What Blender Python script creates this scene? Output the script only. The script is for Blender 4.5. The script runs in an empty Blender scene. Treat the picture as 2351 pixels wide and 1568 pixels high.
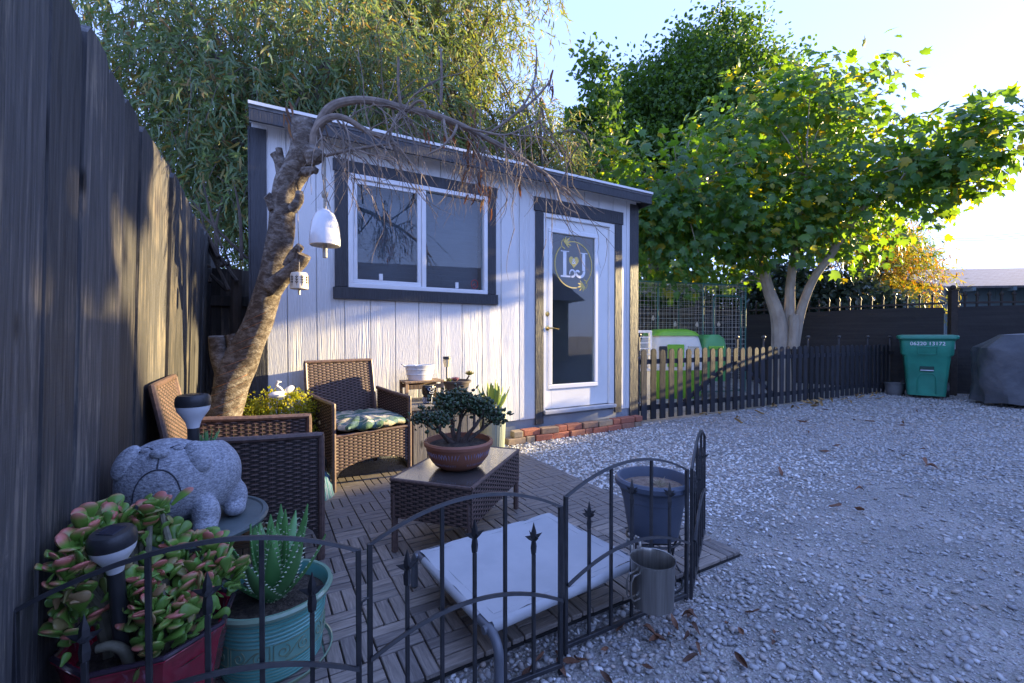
import bpy, bmesh, math, random
import numpy as np
from mathutils import Vector, Matrix, Euler

R = math.radians
random.seed(11)
rng = np.random.default_rng(11)
sc = bpy.context.scene
col = sc.collection

# ------------------------------------------------------------------ camera
CAM_H, FPX, PITCH = 1.05, 1010.0, R(-0.79)
cd = bpy.data.cameras.new('camera')
cd.sensor_width = 36.0
cd.sensor_fit = 'HORIZONTAL'
cd.lens = FPX / 2351 * 36
cd.clip_start = 0.05
cd.clip_end = 3000
cam = bpy.data.objects.new('camera', cd)
col.objects.link(cam)
cam.location = (0, 0, CAM_H)
cam.rotation_euler = (R(90) + PITCH, 0, 0)
sc.camera = cam

# ------------------------------------------------------------------ light
SUN_EL, SUN_AZ = R(11.5), R(67.1)          # azimuth clockwise from +Y
sun_dir = Vector((math.sin(SUN_AZ) * math.cos(SUN_EL), math.cos(SUN_AZ) * math.cos(SUN_EL), math.sin(SUN_EL)))
w = bpy.data.worlds.new('World')
sc.world = w
w.use_nodes = True
wn = w.node_tree
sky = wn.nodes.new('ShaderNodeTexSky')
sky.sky_type = 'NISHITA'
sky.sun_disc = False
sky.sun_elevation = SUN_EL
sky.sun_rotation = SUN_AZ
sky.air_density = 1.0
sky.dust_density = 0.6
sky.ozone_density = 2.5
bg = wn.nodes['Background']
bg.inputs['Strength'].default_value = 0.15
# soften the sky's contrast, as the tone-mapped photograph does, and keep its periwinkle hue
def vmath(op, a, b):
    n_ = wn.nodes.new('ShaderNodeVectorMath'); n_.operation = op
    wn.links.new(a, n_.inputs[0]); n_.inputs[1].default_value = b
    return n_.outputs[0]
k0 = vmath('MULTIPLY', sky.outputs[0], (.15, .15, .15))
k1 = wn.nodes.new('ShaderNodeGamma'); k1.inputs['Gamma'].default_value = 0.28
wn.links.new(k0, k1.inputs['Color'])
k2 = vmath('MULTIPLY', k1.outputs[0], (.325 / .15, .405 / .15, .765 / .15))
wn.links.new(k2, bg.inputs['Color'])
sl = bpy.data.lights.new('sun', 'SUN')
sl.energy = 5.0
sl.angle = R(0.5)
sl.color = (1.0, 0.77, 0.40)
so = bpy.data.objects.new('sun', sl)
col.objects.link(so)
so.location = (30, 15, 20)
so.rotation_euler = (-sun_dir).to_track_quat('-Z', 'Y').to_euler()
sc.view_settings.view_transform = 'Standard'
sc.view_settings.look = 'None'
sc.view_settings.exposure = 2.0
sc.view_settings.gamma = 1
sc.cycles.use_denoising = True
sc.cycles.max_bounces = 8
sc.cycles.transparent_max_bounces = 8
sc.cycles.caustics_reflective = False
sc.cycles.caustics_refractive = False

# ------------------------------------------------------------------ helpers
def at(X, Y, d):
    """world point at depth d seen in direction (X, Y) of the 2351 x 1568 survey grid"""
    u = (X - 1175.5) / FPX
    v = (784 - Y) / FPX
    s, c = math.sin(PITCH), math.cos(PITCH)
    k = d / (c - v * s)
    return Vector((u * k, d, CAM_H + (s + v * c) * k))

SH_O = Vector((0.338, 4.55, 0))
SH_A = math.atan2(0.498, 0.867)
def S(t, n, z=0.0):
    """along the shed front, out from it, up"""
    return Vector((SH_O.x + t * 0.867 + n * 0.498, SH_O.y + t * 0.498 - n * 0.867, z))

class MB:
    def __init__(s):
        s.v = []; s.f = []; s.m = []; s.cur = 0
    def add(s, vs, fs):
        o = len(s.v)
        s.v += [tuple(p) for p in vs]
        s.f += [tuple(i + o for i in f) for f in fs]
        s.m += [s.cur] * len(fs)
        return s
    def box(s, c, d, ch=0.0, M=None):
        hx, hy, hz = d[0] / 2, d[1] / 2, d[2] / 2
        c = Vector(c)
        if ch <= 0:
            vs = [Vector((sx * hx, sy * hy, sz * hz)) for sz in (-1, 1) for sy in (-1, 1) for sx in (-1, 1)]
            fs = [(0, 2, 3, 1), (4, 5, 7, 6), (0, 1, 5, 4), (2, 6, 7, 3), (0, 4, 6, 2), (1, 3, 7, 5)]
        else:
            ch = min(ch, hx * .9, hy * .9, hz * .9)
            vs = []; ix = {}
            for sx in (-1, 1):
                for sy in (-1, 1):
                    for sz in (-1, 1):
                        for k in range(3):
                            ix[sx, sy, sz, k] = len(vs)
                            vs.append(Vector((sx * (hx - (ch if k != 0 else 0)), sy * (hy - (ch if k != 1 else 0)), sz * (hz - (ch if k != 2 else 0)))))
            fs = []
            for a in (-1, 1):
                fs.append([ix[a, y, z, 0] for y, z in ((-1, -1), (1, -1), (1, 1), (-1, 1))])
                fs.append([ix[x, a, z, 1] for x, z in ((-1, -1), (1, -1), (1, 1), (-1, 1))])
                fs.append([ix[x, y, a, 2] for x, y in ((-1, -1), (1, -1), (1, 1), (-1, 1))])
                for b in (-1, 1):
                    fs.append([ix[a, b, -1, 0], ix[a, b, -1, 1], ix[a, b, 1, 1], ix[a, b, 1, 0]])
                    fs.append([ix[a, -1, b, 0], ix[a, -1, b, 2], ix[a, 1, b, 2], ix[a, 1, b, 0]])
                    fs.append([ix[-1, a, b, 1], ix[-1, a, b, 2], ix[1, a, b, 2], ix[1, a, b, 1]])
                    for e in (-1, 1):
                        fs.append([ix[a, b, e, 0], ix[a, b, e, 1], ix[a, b, e, 2]])
        if M is not None:
            vs = [M @ v for v in vs]
        s.add([v + c for v in vs], fs)
        return s
    def span(s, a, b, ch=0.0):
        """axis aligned box between two corners"""
        a, b = Vector(a), Vector(b)
        return s.box((a + b) / 2, [abs(q) for q in (b - a)], ch)
    def bar(s, a, b, wd, th, up=(0, 0, 1), ch=0.0):
        a, b = Vector(a), Vector(b)
        z = (b - a); L = z.length; z.normalize()
        u = Vector(up)
        x = u.cross(z)
        if x.length < 1e-4: x = Vector((1, 0, 0)).cross(z)
        x.normalize(); y = z.cross(x)
        M = Matrix((x, y, z)).transposed()
        return s.box((a + b) / 2, (wd, th, L), ch, M)
    def tube(s, pts, rad, seg=8, caps=True, closed=False):
        pts = [Vector(p) for p in pts]; n = len(pts)
        if not hasattr(rad, '__len__'): rad = [rad] * n
        tang = []
        for i in range(n):
            if closed: t = pts[(i + 1) % n] - pts[i - 1]
            else: t = pts[min(i + 1, n - 1)] - pts[max(i - 1, 0)]
            if t.length < 1e-9: t = Vector((0, 0, 1))
            tang.append(t.normalized())
        ref = Vector((0, 0, 1)) if abs(tang[0].z) < .9 else Vector((1, 0, 0))
        x = ref.cross(tang[0]).normalized()
        vs = []
        for i in range(n):
            t = tang[i]
            x = (x - t * x.dot(t))
            if x.length < 1e-6: x = Vector((1, 0, 0))
            x.normalize(); y = t.cross(x)
            for k in range(seg):
                a = 2 * math.pi * k / seg
                vs.append(pts[i] + (x * math.cos(a) + y * math.sin(a)) * rad[i])
        fs = []
        for i in range(n if closed else n - 1):
            j = (i + 1) % n
            for k in range(seg):
                l = (k + 1) % seg
                fs.append((i * seg + k, i * seg + l, j * seg + l, j * seg + k))
        if caps and not closed:
            fs.append(tuple(range(seg))[::-1]); fs.append(tuple((n - 1) * seg + k for k in range(seg)))
        s.add(vs, fs); return s
    def lathe(s, prof, seg=28, c=(0, 0, 0), caps=True, wob=None):
        vs = []; n = len(prof); c = Vector(c)
        for i, (r, z) in enumerate(prof):
            for k in range(seg):
                a = 2 * math.pi * k / seg
                rr = r * (wob(a, z) if wob else 1)
                vs.append(c + Vector((rr * math.cos(a), rr * math.sin(a), z)))
        fs = []
        for i in range(n - 1):
            for k in range(seg):
                l = (k + 1) % seg
                fs.append((i * seg + k, i * seg + l, (i + 1) * seg + l, (i + 1) * seg + k))
        if caps:
            if prof[0][0] > 1e-5: fs.append(tuple(range(seg))[::-1])
            if prof[-1][0] > 1e-5: fs.append(tuple((n - 1) * seg + k for k in range(seg)))
        s.add(vs, fs); return s
    def prism(s, poly, ext):
        """polygon of 3D points pushed along a vector"""
        e = Vector(ext); n = len(poly)
        a = [Vector(p) for p in poly]
        fs = [tuple(range(n))[::-1], tuple(range(n, 2 * n))] + [(i, (i + 1) % n, n + (i + 1) % n, n + i) for i in range(n)]
        s.add(a + [p + e for p in a], fs); return s
    def ell(s, c, r, seg=16, rings=10, M=None):
        c = Vector(c); vs = [Vector((0, 0, -1))]
        for i in range(1, rings):
            p = math.pi * i / rings - math.pi / 2
            for k in range(seg):
                a = 2 * math.pi * k / seg
                vs.append(Vector((math.cos(p) * math.cos(a), math.cos(p) * math.sin(a), math.sin(p))))
        vs.append(Vector((0, 0, 1)))
        fs = [(0, 1 + (k + 1) % seg, 1 + k) for k in range(seg)]
        for i in range(rings - 2):
            for k in range(seg):
                l = (k + 1) % seg
                fs.append((1 + i * seg + k, 1 + i * seg + l, 1 + (i + 1) * seg + l, 1 + (i + 1) * seg + k))
        b = 1 + (rings - 2) * seg; t = len(vs) - 1
        fs += [(b + k, b + (k + 1) % seg, t) for k in range(seg)]
        vs = [Vector((v.x * r[0], v.y * r[1], v.z * r[2])) for v in vs]
        if M is not None: vs = [M @ v for v in vs]
        s.add([v + c for v in vs], fs); return s
    def grid(s, P, closed_u=False):
        """grid of points P[i][j]"""
        n, m = len(P), len(P[0])
        vs = [q for row in P for q in row]
        fs = []
        for i in range(n - 1):
            for j in range(m if closed_u else m - 1):
                k = (j + 1) % m
                fs.append((i * m + j, i * m + k, (i + 1) * m + k, (i + 1) * m + j))
        s.add(vs, fs); return s
    def mesh(s, name, mats, smooth=35, recalc=True):
        me = bpy.data.meshes.new(name)
        me.from_pydata(s.v, [], s.f)
        if not isinstance(mats, (list, tuple)): mats = [mats]
        for m in mats: me.materials.append(m)
        if len(mats) > 1: me.polygons.foreach_set('material_index', s.m)
        if recalc:
            b = bmesh.new(); b.from_mesh(me)
            bmesh.ops.recalc_face_normals(b, faces=b.faces)
            b.to_mesh(me); b.free()
        if smooth:
            me.polygons.foreach_set('use_smooth', [True] * len(me.polygons))
            me.set_sharp_from_angle(angle=R(smooth))
        me.update()
        return me
    def build(s, name, mats, parent=None, loc=(0, 0, 0), rot=(0, 0, 0), smooth=35):
        return link(name, s.mesh(name, mats, smooth), parent, loc, rot)

def link(name, me, parent=None, loc=(0, 0, 0), rot=(0, 0, 0), scale=None):
    o = bpy.data.objects.new(name, me)
    col.objects.link(o)
    o.parent = parent
    o.location = loc
    o.rotation_euler = rot
    if scale is not None: o.scale = scale
    return o

def tag(o, label, cat, group=None):
    o['label'] = label; o['category'] = cat
    if group: o['group'] = group
    return o
def kind(o, k):
    o['kind'] = k
    return o
def thing(name, label, cat, loc=(0, 0, 0), rz=0.0, group=None):
    o = bpy.data.objects.new(name, None)
    o.empty_display_size = 0.1
    col.objects.link(o)
    o.location = loc; o.rotation_euler = (0, 0, rz)
    return tag(o, label, cat, group)
def copy_tree(o, parent=None):
    c = o.copy(); col.objects.link(c); c.parent = parent
    for ch in list(o.children): copy_tree(ch, c)
    return c

# ------------------------------------------------------------------ materials
MATS = {}
def new_mat(name):
    m = bpy.data.materials.new(name); m.use_nodes = True
    nt = m.node_tree
    return m, nt, nt.nodes['Principled BSDF'], nt.nodes, nt.links
def rgb(c): return (c[0], c[1], c[2], 1.0)
def coords(N, L, stretch=(1, 1, 1), coord='Object', rand=True):
    tc = N.new('ShaderNodeTexCoord')
    mp = N.new('ShaderNodeMapping'); mp.inputs['Scale'].default_value = stretch
    L.new(tc.outputs[coord], mp.inputs['Vector'])
    if rand:
        oi = N.new('ShaderNodeObjectInfo')
        mu = N.new('ShaderNodeMath'); mu.operation = 'MULTIPLY'; mu.inputs[1].default_value = 37.0
        L.new(oi.outputs['Random'], mu.inputs[0])
        cb = N.new('ShaderNodeCombineXYZ')
        for k in range(3): L.new(mu.outputs[0], cb.inputs[k])
        L.new(cb.outputs[0], mp.inputs['Location'])
    return mp.outputs[0]
def ramp(N, L, fac, stops):
    r = N.new('ShaderNodeValToRGB')
    el = r.color_ramp.elements
    while len(el) < len(stops): el.new(0.5)
    for e, (p, c) in zip(el, stops): e.position = p; e.color = rgb(c)
    L.new(fac, r.inputs[0])
    return r.outputs[0]
def noise(N, L, vec, scale, detail=4, rough=.55, dist=0.0):
    t = N.new('ShaderNodeTexNoise')
    t.inputs['Scale'].default_value = scale; t.inputs['Detail'].default_value = detail
    t.inputs['Roughness'].default_value = rough; t.inputs['Distortion'].default_value = dist
    L.new(vec, t.inputs['Vector'])
    return t.outputs['Fac']
def bumpn(N, L, h, strength, dist, B, prev=None):
    b = N.new('ShaderNodeBump'); b.inputs['Strength'].default_value = strength; b.inputs['Distance'].default_value = dist
    L.new(h, b.inputs['Height'])
    if prev is not None: L.new(prev, b.inputs['Normal'])
    if B is not None: L.new(b.outputs[0], B.inputs['Normal'])
    return b.outputs[0]
def mixc(N, L, fac, a, b, mode='MIX'):
    x = N.new('ShaderNodeMix'); x.data_type = 'RGBA'; x.blend_type = mode
    if hasattr(fac, 'is_linked'): L.new(fac, x.inputs[0])
    else: x.inputs[0].default_value = fac
    for v, i in ((a, 6), (b, 7)):
        if hasattr(v, 'is_linked'): L.new(v, x.inputs[i])
        else: x.inputs[i].default_value = rgb(v)
    return x.outputs[2]
def pm(name, c1, c2=None, scale=6, rough=.7, bump=.0, bscale=40, bdist=.004, stretch=(1, 1, 1), metal=0, spec=.5, coat=0, detail=4, rand=True, lo=.35, hi=.65, tint=0.0, c3=None):
    m, nt, B, N, L = new_mat(name)
    B.inputs['Roughness'].default_value = rough; B.inputs['Metallic'].default_value = metal
    B.inputs['Specular IOR Level'].default_value = spec
    B.inputs['Coat Weight'].default_value = coat
    if c2 is None: c2 = tuple(x * .8 for x in c1)
    v = coords(N, L, stretch, 'Object', rand)
    st = [(lo, c1), (hi, c2)]
    if c3 is not None: st.append((min(hi + .12, 1), c3))
    c = ramp(N, L, noise(N, L, v, scale, detail), st)
    if tint:
        oi = N.new('ShaderNodeObjectInfo')
        mr = N.new('ShaderNodeMapRange'); mr.inputs[3].default_value = 1 - tint; mr.inputs[4].default_value = 1 + tint
        L.new(oi.outputs['Random'], mr.inputs[0])
        cb = N.new('ShaderNodeCombineColor')
        for k in range(3): L.new(mr.outputs[0], cb.inputs[k])
        c = mixc(N, L, 1.0, c, cb.outputs[0], 'MULTIPLY')
    L.new(c, B.inputs['Base Color'])
    if bump: bumpn(N, L, noise(N, L, v, bscale, 3), bump, bdist, B)
    MATS[name] = m
    return m
def leaf_mat(name, cols, trans=.5, tcol=None, rough=.5, spec=.4, tip=None):
    """leaf colours vary from leaf to leaf; light passes through"""
    m, nt, B, N, L = new_mat(name)
    g = N.new('ShaderNodeNewGeometry')
    n = len(cols)
    c = ramp(N, L, g.outputs['Random Per Island'], [(i / max(n - 1, 1), cc) for i, cc in enumerate(cols)])
    B.inputs['Roughness'].default_value = rough
    B.inputs['Specular IOR Level'].default_value = spec
    L.new(c, B.inputs['Base Color'])
    tr = N.new('ShaderNodeBsdfTranslucent')
    tc = mixc(N, L, 1.0, c, tcol or (1.9, 1.7, .5), 'MULTIPLY')
    L.new(tc, tr.inputs['Color'])
    mx = N.new('ShaderNodeMixShader'); mx.inputs[0].default_value = trans
    L.new(B.outputs[0], mx.inputs[1]); L.new(tr.outputs[0], mx.inputs[2])
    L.new(mx.outputs[0], N['Material Output'].inputs['Surface'])
    MATS[name] = m
    return m

# ------------------------------------------------------------------ many small pieces in one mesh
def scatter_mesh(name, tv, tf, pos, mats3, material, smooth=False):
    """copies of a small template (verts tv, faces tf of equal size) at pos with 3x3 matrices"""
    tv = np.asarray(tv, float); tf = np.asarray(tf, int)
    n, k = len(pos), len(tv)
    V = np.einsum('nij,kj->nki', mats3, tv) + pos[:, None, :]
    F = tf[None, :, :] + (np.arange(n) * k)[:, None, None]
    V = V.reshape(-1, 3); F = F.reshape(-1, tf.shape[1])
    me = bpy.data.meshes.new(name)
    me.vertices.add(len(V)); me.vertices.foreach_set('co', V.astype(np.float32).ravel())
    q = tf.shape[1]
    me.loops.add(F.size); me.loops.foreach_set('vertex_index', F.astype(np.int32).ravel())
    me.polygons.add(len(F))
    me.polygons.foreach_set('loop_start', (np.arange(len(F)) * q).astype(np.int32))
    if smooth: me.polygons.foreach_set('use_smooth', np.ones(len(F), bool))
    me.materials.append(material)
    me.update(calc_edges=True)
    return me
def frames(axis, normal):
    """matrices whose columns are (side, axis, normal)"""
    y = axis / np.linalg.norm(axis, axis=1, keepdims=True)
    z = normal - (normal * y).sum(1, keepdims=True) * y
    z /= np.linalg.norm(z, axis=1, keepdims=True) + 1e-9
    x = np.cross(y, z)
    return np.stack([x, y, z], axis=2)
def unit(n):
    v = rng.normal(size=(n, 3)); return v / np.linalg.norm(v, axis=1, keepdims=True)
LEAF_LONG_V = [(-.05, .02, 0), (.05, .02, 0), (-.085, .35, .03), (.085, .35, .03), (-.06, .72, -.05), (.06, .72, -.05), (-.006, 1, -.22), (.006, 1, -.22)]
LEAF_LONG_F = [(0, 1, 3, 2), (2, 3, 5, 4), (4, 5, 7, 6)]
LEAF_OVAL_V = [(0, 0, 0), (.3, .3, .06), (.26, .7, .05), (0, 1, -.08), (-.26, .7, .05), (-.3, .3, .06)]
LEAF_OVAL_F = [(0, 1, 2, 3), (0, 3, 4, 5)]
def crown_points(blobs, n_clumps, per, cr, shell=.5, flat=1.0):
    vol = np.array([b[3] * b[4] * b[5] for b in blobs]) ** .8
    pick = rng.choice(len(blobs), n_clumps, p=vol / vol.sum())
    B = np.array(blobs)[pick]
    d = unit(n_clumps)
    r = rng.random(n_clumps) ** shell
    c = B[:, :3] + d * r[:, None] * B[:, 3:6]
    crr = cr * (.5 + rng.random(n_clumps))
    off = np.clip(rng.normal(size=(n_clumps, per, 3)), -1.5, 1.5) * crr[:, None, None] * .55
    off[:, :, 2] *= flat
    P = (c[:, None, :] + off).reshape(-1, 3)
    out = np.repeat(d, per, axis=0)
    return P, out, c

def strand_points(c, out, per, ns, L_):
    """leaves set along drooping twigs: positions and leaf directions"""
    m = max(per // ns, 4); n = len(c)
    s0 = c[:, None, :] + np.clip(rng.normal(size=(n, ns, 3)), -1.6, 1.6) * L_ * .38
    h = out[:, None, :] * .55 + unit(n * ns).reshape(n, ns, 3) * .8; h[:, :, 2] = h[:, :, 2] * .4 + .15
    u = (np.arange(m) + rng.random((n, ns, m))) / m
    Lh = L_ * (.5 + .5 * rng.random((n, ns, 1, 1))); Ld = L_ * (.7 + .9 * rng.random((n, ns, 1, 1)))
    uu = u[..., None]
    P = s0[:, :, None, :] + h[:, :, None, :] * Lh * uu + np.array([0, 0, -1.]) * Ld * uu ** 2
    T = h[:, :, None, :] * Lh + np.array([0, 0, -2.]) * Ld * uu
    T = T / (np.linalg.norm(T, axis=-1, keepdims=True) + 1e-9)
    P = P.reshape(-1, 3) + rng.normal(size=(n * ns * m, 3)) * .012
    T = T.reshape(-1, 3) * .9 + unit(n * ns * m) * .75
    ends = (s0, h, Lh[:, :, 0], Ld[:, :, 0])
    return P, T, ends
# ================================================================== materials of the setting
m_white = pm('white_paint', (.80, .80, .78), (.74, .74, .72), 3, .5)
m_vinyl = pm('white_vinyl', (.82, .82, .82), (.78, .78, .79), 2, .35)
m_plastic_w = pm('white_plastic', (.8, .8, .78), (.74, .74, .72), 5, .4)
m_black_metal = pm('black_metal', (.018, .020, .024), (.035, .035, .038), 30, .42, .25, 160, .001, spec=.6)
m_dark_trim, nt, B, N, L = new_mat('charcoal_trim')
v = coords(N, L, (14, 14, 1.3))
n1 = noise(N, L, v, 5, 5, .6, 1.2)
L.new(ramp(N, L, n1, [(.3, (.026, .028, .034)), (.7, (.05, .052, .06))]), B.inputs['Base Color'])
B.inputs['Roughness'].default_value = .55
bumpn(N, L, n1, .9, .006, B)

def siding_mat():
    m, nt, B, N, L = new_mat('white_siding')
    v = coords(N, L, (1, 1, 1))
    mp = N.new('ShaderNodeMapping'); mp.inputs['Scale'].default_value = (9, 9, .55); L.new(v, mp.inputs[0])
    wv = N.new('ShaderNodeTexWave'); wv.wave_type = 'RINGS'; wv.rings_direction = 'SPHERICAL'
    wv.inputs['Scale'].default_value = 5; wv.inputs['Distortion'].default_value = 9; wv.inputs['Detail'].default_value = 2; wv.inputs['Detail Scale'].default_value = .8
    L.new(mp.outputs[0], wv.inputs['Vector'])
    mp2 = N.new('ShaderNodeMapping'); mp2.inputs['Scale'].default_value = (150, 150, 13); L.new(v, mp2.inputs[0])
    nz = noise(N, L, mp2.outputs[0], 1, 3, .6, .5)
    mask = ramp(N, L, noise(N, L, mp.outputs[0], .9, 1), [(.45, (0, 0, 0)), (.6, (1, 1, 1))])
    h = mixc(N, L, mask, nz, wv.outputs['Fac'])
    c = ramp(N, L, noise(N, L, v, 1.3, 4), [(.3, (.74, .74, .735)), (.75, (.66, .66, .65))])
    L.new(c, B.inputs['Base Color'])
    B.inputs['Roughness'].default_value = .6
    bumpn(N, L, h, .6, .0045, B)
    return m
m_siding = siding_mat()

def fence_mat(name, dark, mid, worn, wear=.62):
    m, nt, B, N, L = new_mat(name)
    v = coords(N, L, (1, 1, 1))
    mp = N.new('ShaderNodeMapping'); mp.inputs['Scale'].default_value = (30, 30, 1.6); L.new(v, mp.inputs[0])
    g = noise(N, L, mp.outputs[0], 2.2, 6, .65, .8)
    big = noise(N, L, v, 2.2, 5, .6)
    mp2 = N.new('ShaderNodeMapping'); mp2.inputs['Scale'].default_value = (4, 4, 150); L.new(v, mp2.inputs[0])
    saw = noise(N, L, mp2.outputs[0], 1, 2, .5)
    c = ramp(N, L, g, [(.3, dark), (.62, mid)])
    wmask = mixc(N, L, .5, g, big)
    wm = ramp(N, L, wmask, [(wear - .06, (0, 0, 0)), (wear + .08, (1, 1, 1))])
    c = mixc(N, L, wm, c, worn)
    kv = N.new('ShaderNodeTexVoronoi'); kv.inputs['Scale'].default_value = 1.0
    mpk = N.new('ShaderNodeMapping'); mpk.inputs['Scale'].default_value = (5.5, 5.5, 2.2); L.new(v, mpk.inputs[0]); L.new(mpk.outputs[0], kv.inputs['Vector'])
    km = ramp(N, L, kv.outputs['Distance'], [(.05, (1, 1, 1)), (.10, (0, 0, 0))])
    c = mixc(N, L, km, c, tuple(q * .35 for q in dark))
    oi = N.new('ShaderNodeObjectInfo')
    mr = N.new('ShaderNodeMapRange'); mr.inputs[3].default_value = .6; mr.inputs[4].default_value = 1.6
    L.new(oi.outputs['Random'], mr.inputs[0])
    cb = N.new('ShaderNodeCombineColor')
    for k in range(3): L.new(mr.outputs[0], cb.inputs[k])
    c = mixc(N, L, 1.0, c, cb.outputs[0], 'MULTIPLY')
    L.new(c, B.inputs['Base Color'])
    B.inputs['Roughness'].default_value = .62
    B.inputs['Specular IOR Level'].default_value = .35
    b1 = bumpn(N, L, g, .7, .004, None)
    bumpn(N, L, saw, .28, .002, B, b1)
    return m
m_fence = fence_mat('black_stained_wood', (.028, .028, .029), (.082, .079, .077), (.22, .185, .14), .58)
m_oldwood = fence_mat('weathered_wood', (.035, .030, .026), (.09, .075, .06), (.2, .15, .1), .58)
m_picket = fence_mat('black_picket_paint', (.012, .013, .017), (.03, .031, .036), (.10, .08, .06), .74)
m_slat, nt, B, N, L = new_mat('deck_slat_wood')
v = coords(N, L, (1, 1, 1))
mp = N.new('ShaderNodeMapping'); mp.inputs['Scale'].default_value = (6, 60, 60); L.new(v, mp.inputs[0])
g = noise(N, L, mp.outputs[0], 2, 5, .6, .4)
c = ramp(N, L, g, [(.3, (.15, .132, .118)), (.55, (.26, .232, .205)), (.8, (.38, .34, .30))])
oi = N.new('ShaderNodeObjectInfo')
c = mixc(N, L, 1.0, c, ramp(N, L, oi.outputs['Random'], [(0, (.62, .62, .64)), (.5, (1, .97, .94)), (1, (1.25, 1.18, 1.1))]), 'MULTIPLY')
dust = ramp(N, L, noise(N, L, v, 45, 4, .7), [(.62, (0, 0, 0)), (.78, (1, 1, 1))])
c = mixc(N, L, dust, c, (.24, .22, .2))
L.new(c, B.inputs['Base Color'])
B.inputs['Roughness'].default_value = .62
bumpn(N, L, g, .5, .002, B)

# ================================================================== ground
m_ground, nt, B, N, L = new_mat('grit')
v = coords(N, L, (1, 1, 1), rand=False)
fine = noise(N, L, v, 110, 4, .75)
mid = noise(N, L, v, 2.2, 5, .6)
vo = N.new('ShaderNodeTexVoronoi'); vo.inputs['Scale'].default_value = 75; L.new(v, vo.inputs['Vector'])
c = ramp(N, L, fine, [(.3, (.17, .165, .16)), (.55, (.29, .285, .27)), (.75, (.46, .45, .43))])
c2 = ramp(N, L, mid, [(.35, (.75, .74, .72)), (.65, (1.15, 1.1, 1.05))])
c = mixc(N, L, 1.0, c, c2, 'MULTIPLY')
hs = N.new('ShaderNodeHueSaturation'); hs.inputs['Saturation'].default_value = .12; L.new(vo.outputs['Color'], hs.inputs['Color'])
c = mixc(N, L, .3, c, hs.outputs[0], 'OVERLAY')
L.new(c, B.inputs['Base Color']); B.inputs['Roughness'].default_value = .95
b1 = bumpn(N, L, vo.outputs['Distance'], .9, .012, None)
bumpn(N, L, fine, .6, .006, B, b1)
g = MB(); g.add([(-400, -400, 0), (400, -400, 0), (400, 400, 0), (-400, 400, 0)], [(0, 1, 2, 3)])
kind(g.build('ground', m_ground, smooth=None), 'structure')

# ------------------------------------------------------------------ patio of interlocking wooden tiles
deck = bpy.data.objects.new('patio', None); col.objects.link(deck)
deck.location = S(-0.585, 0.42, 0); deck.rotation_euler = (0, 0, SH_A)
kind(deck, 'structure')
m_base = pm('black_plastic_grid', (.012, .012, .013), (.02, .02, .02), 20, .6)
TS, QS = 0.30, 0.15
tile_me = MB().span((-.148, -.148, 0.002), (.148, .148, .012)).mesh('deck_tile', m_base, None)
slat_mes = []
for k in range(5):
    b = MB().box((0, 0, 0), (.1455, .0445, .017), .0022)
    b.v = [(x, y, z + (.0012 * math.sin(k * 2 + x * 30))) for x, y, z in b.v]
    slat_mes.append(b.mesh('slat', m_slat, None))
slots = []
tiles = {}
for i in range(8):
    for j in range(7):
        cx, cy = -(i + .5) * TS, -(j + .5) * TS
        t = link('deck_tile', tile_me, deck, (cx, cy, random.uniform(-.001, .002)), (0, 0, random.uniform(-.006, .006)))
        tiles[i, j] = t
        for a in (0, 1):
            for b in (0, 1):
                turn = (a + b + (i + j) * 0) % 2
                qx, qy = (a - .5) * QS, (b - .5) * QS
                for s in (-1, 0, 1):
                    x, y = (qx, qy + s * .0498) if turn == 0 else (qx + s * .0498, qy)
                    wp = S(-.585 + cx + x, .42 - cy - y)
                    slots.append((wp.length if (abs(wp.x) < 1.2 * wp.y) else 50 + wp.length, t, x, y, turn))
slots.sort(key=lambda q: q[0])
rest = MB()
for q, (dist, t, x, y, turn) in enumerate(slots):
    z = .0215 + random.uniform(-.0012, .0012)
    if q < 300:
        link('slat', random.choice(slat_mes), t, (x, y, z), (random.uniform(-.01, .01), random.uniform(-.006, .006), turn * R(90) + random.uniform(-.008, .008)))
    else:
        rest.box((t.location.x + x, t.location.y + y, z), (.1455, .0445, .017) if not turn else (.0445, .1455, .017), .002)
kind(rest.build('slats', m_slat, deck, smooth=None), 'stuff')

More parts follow.
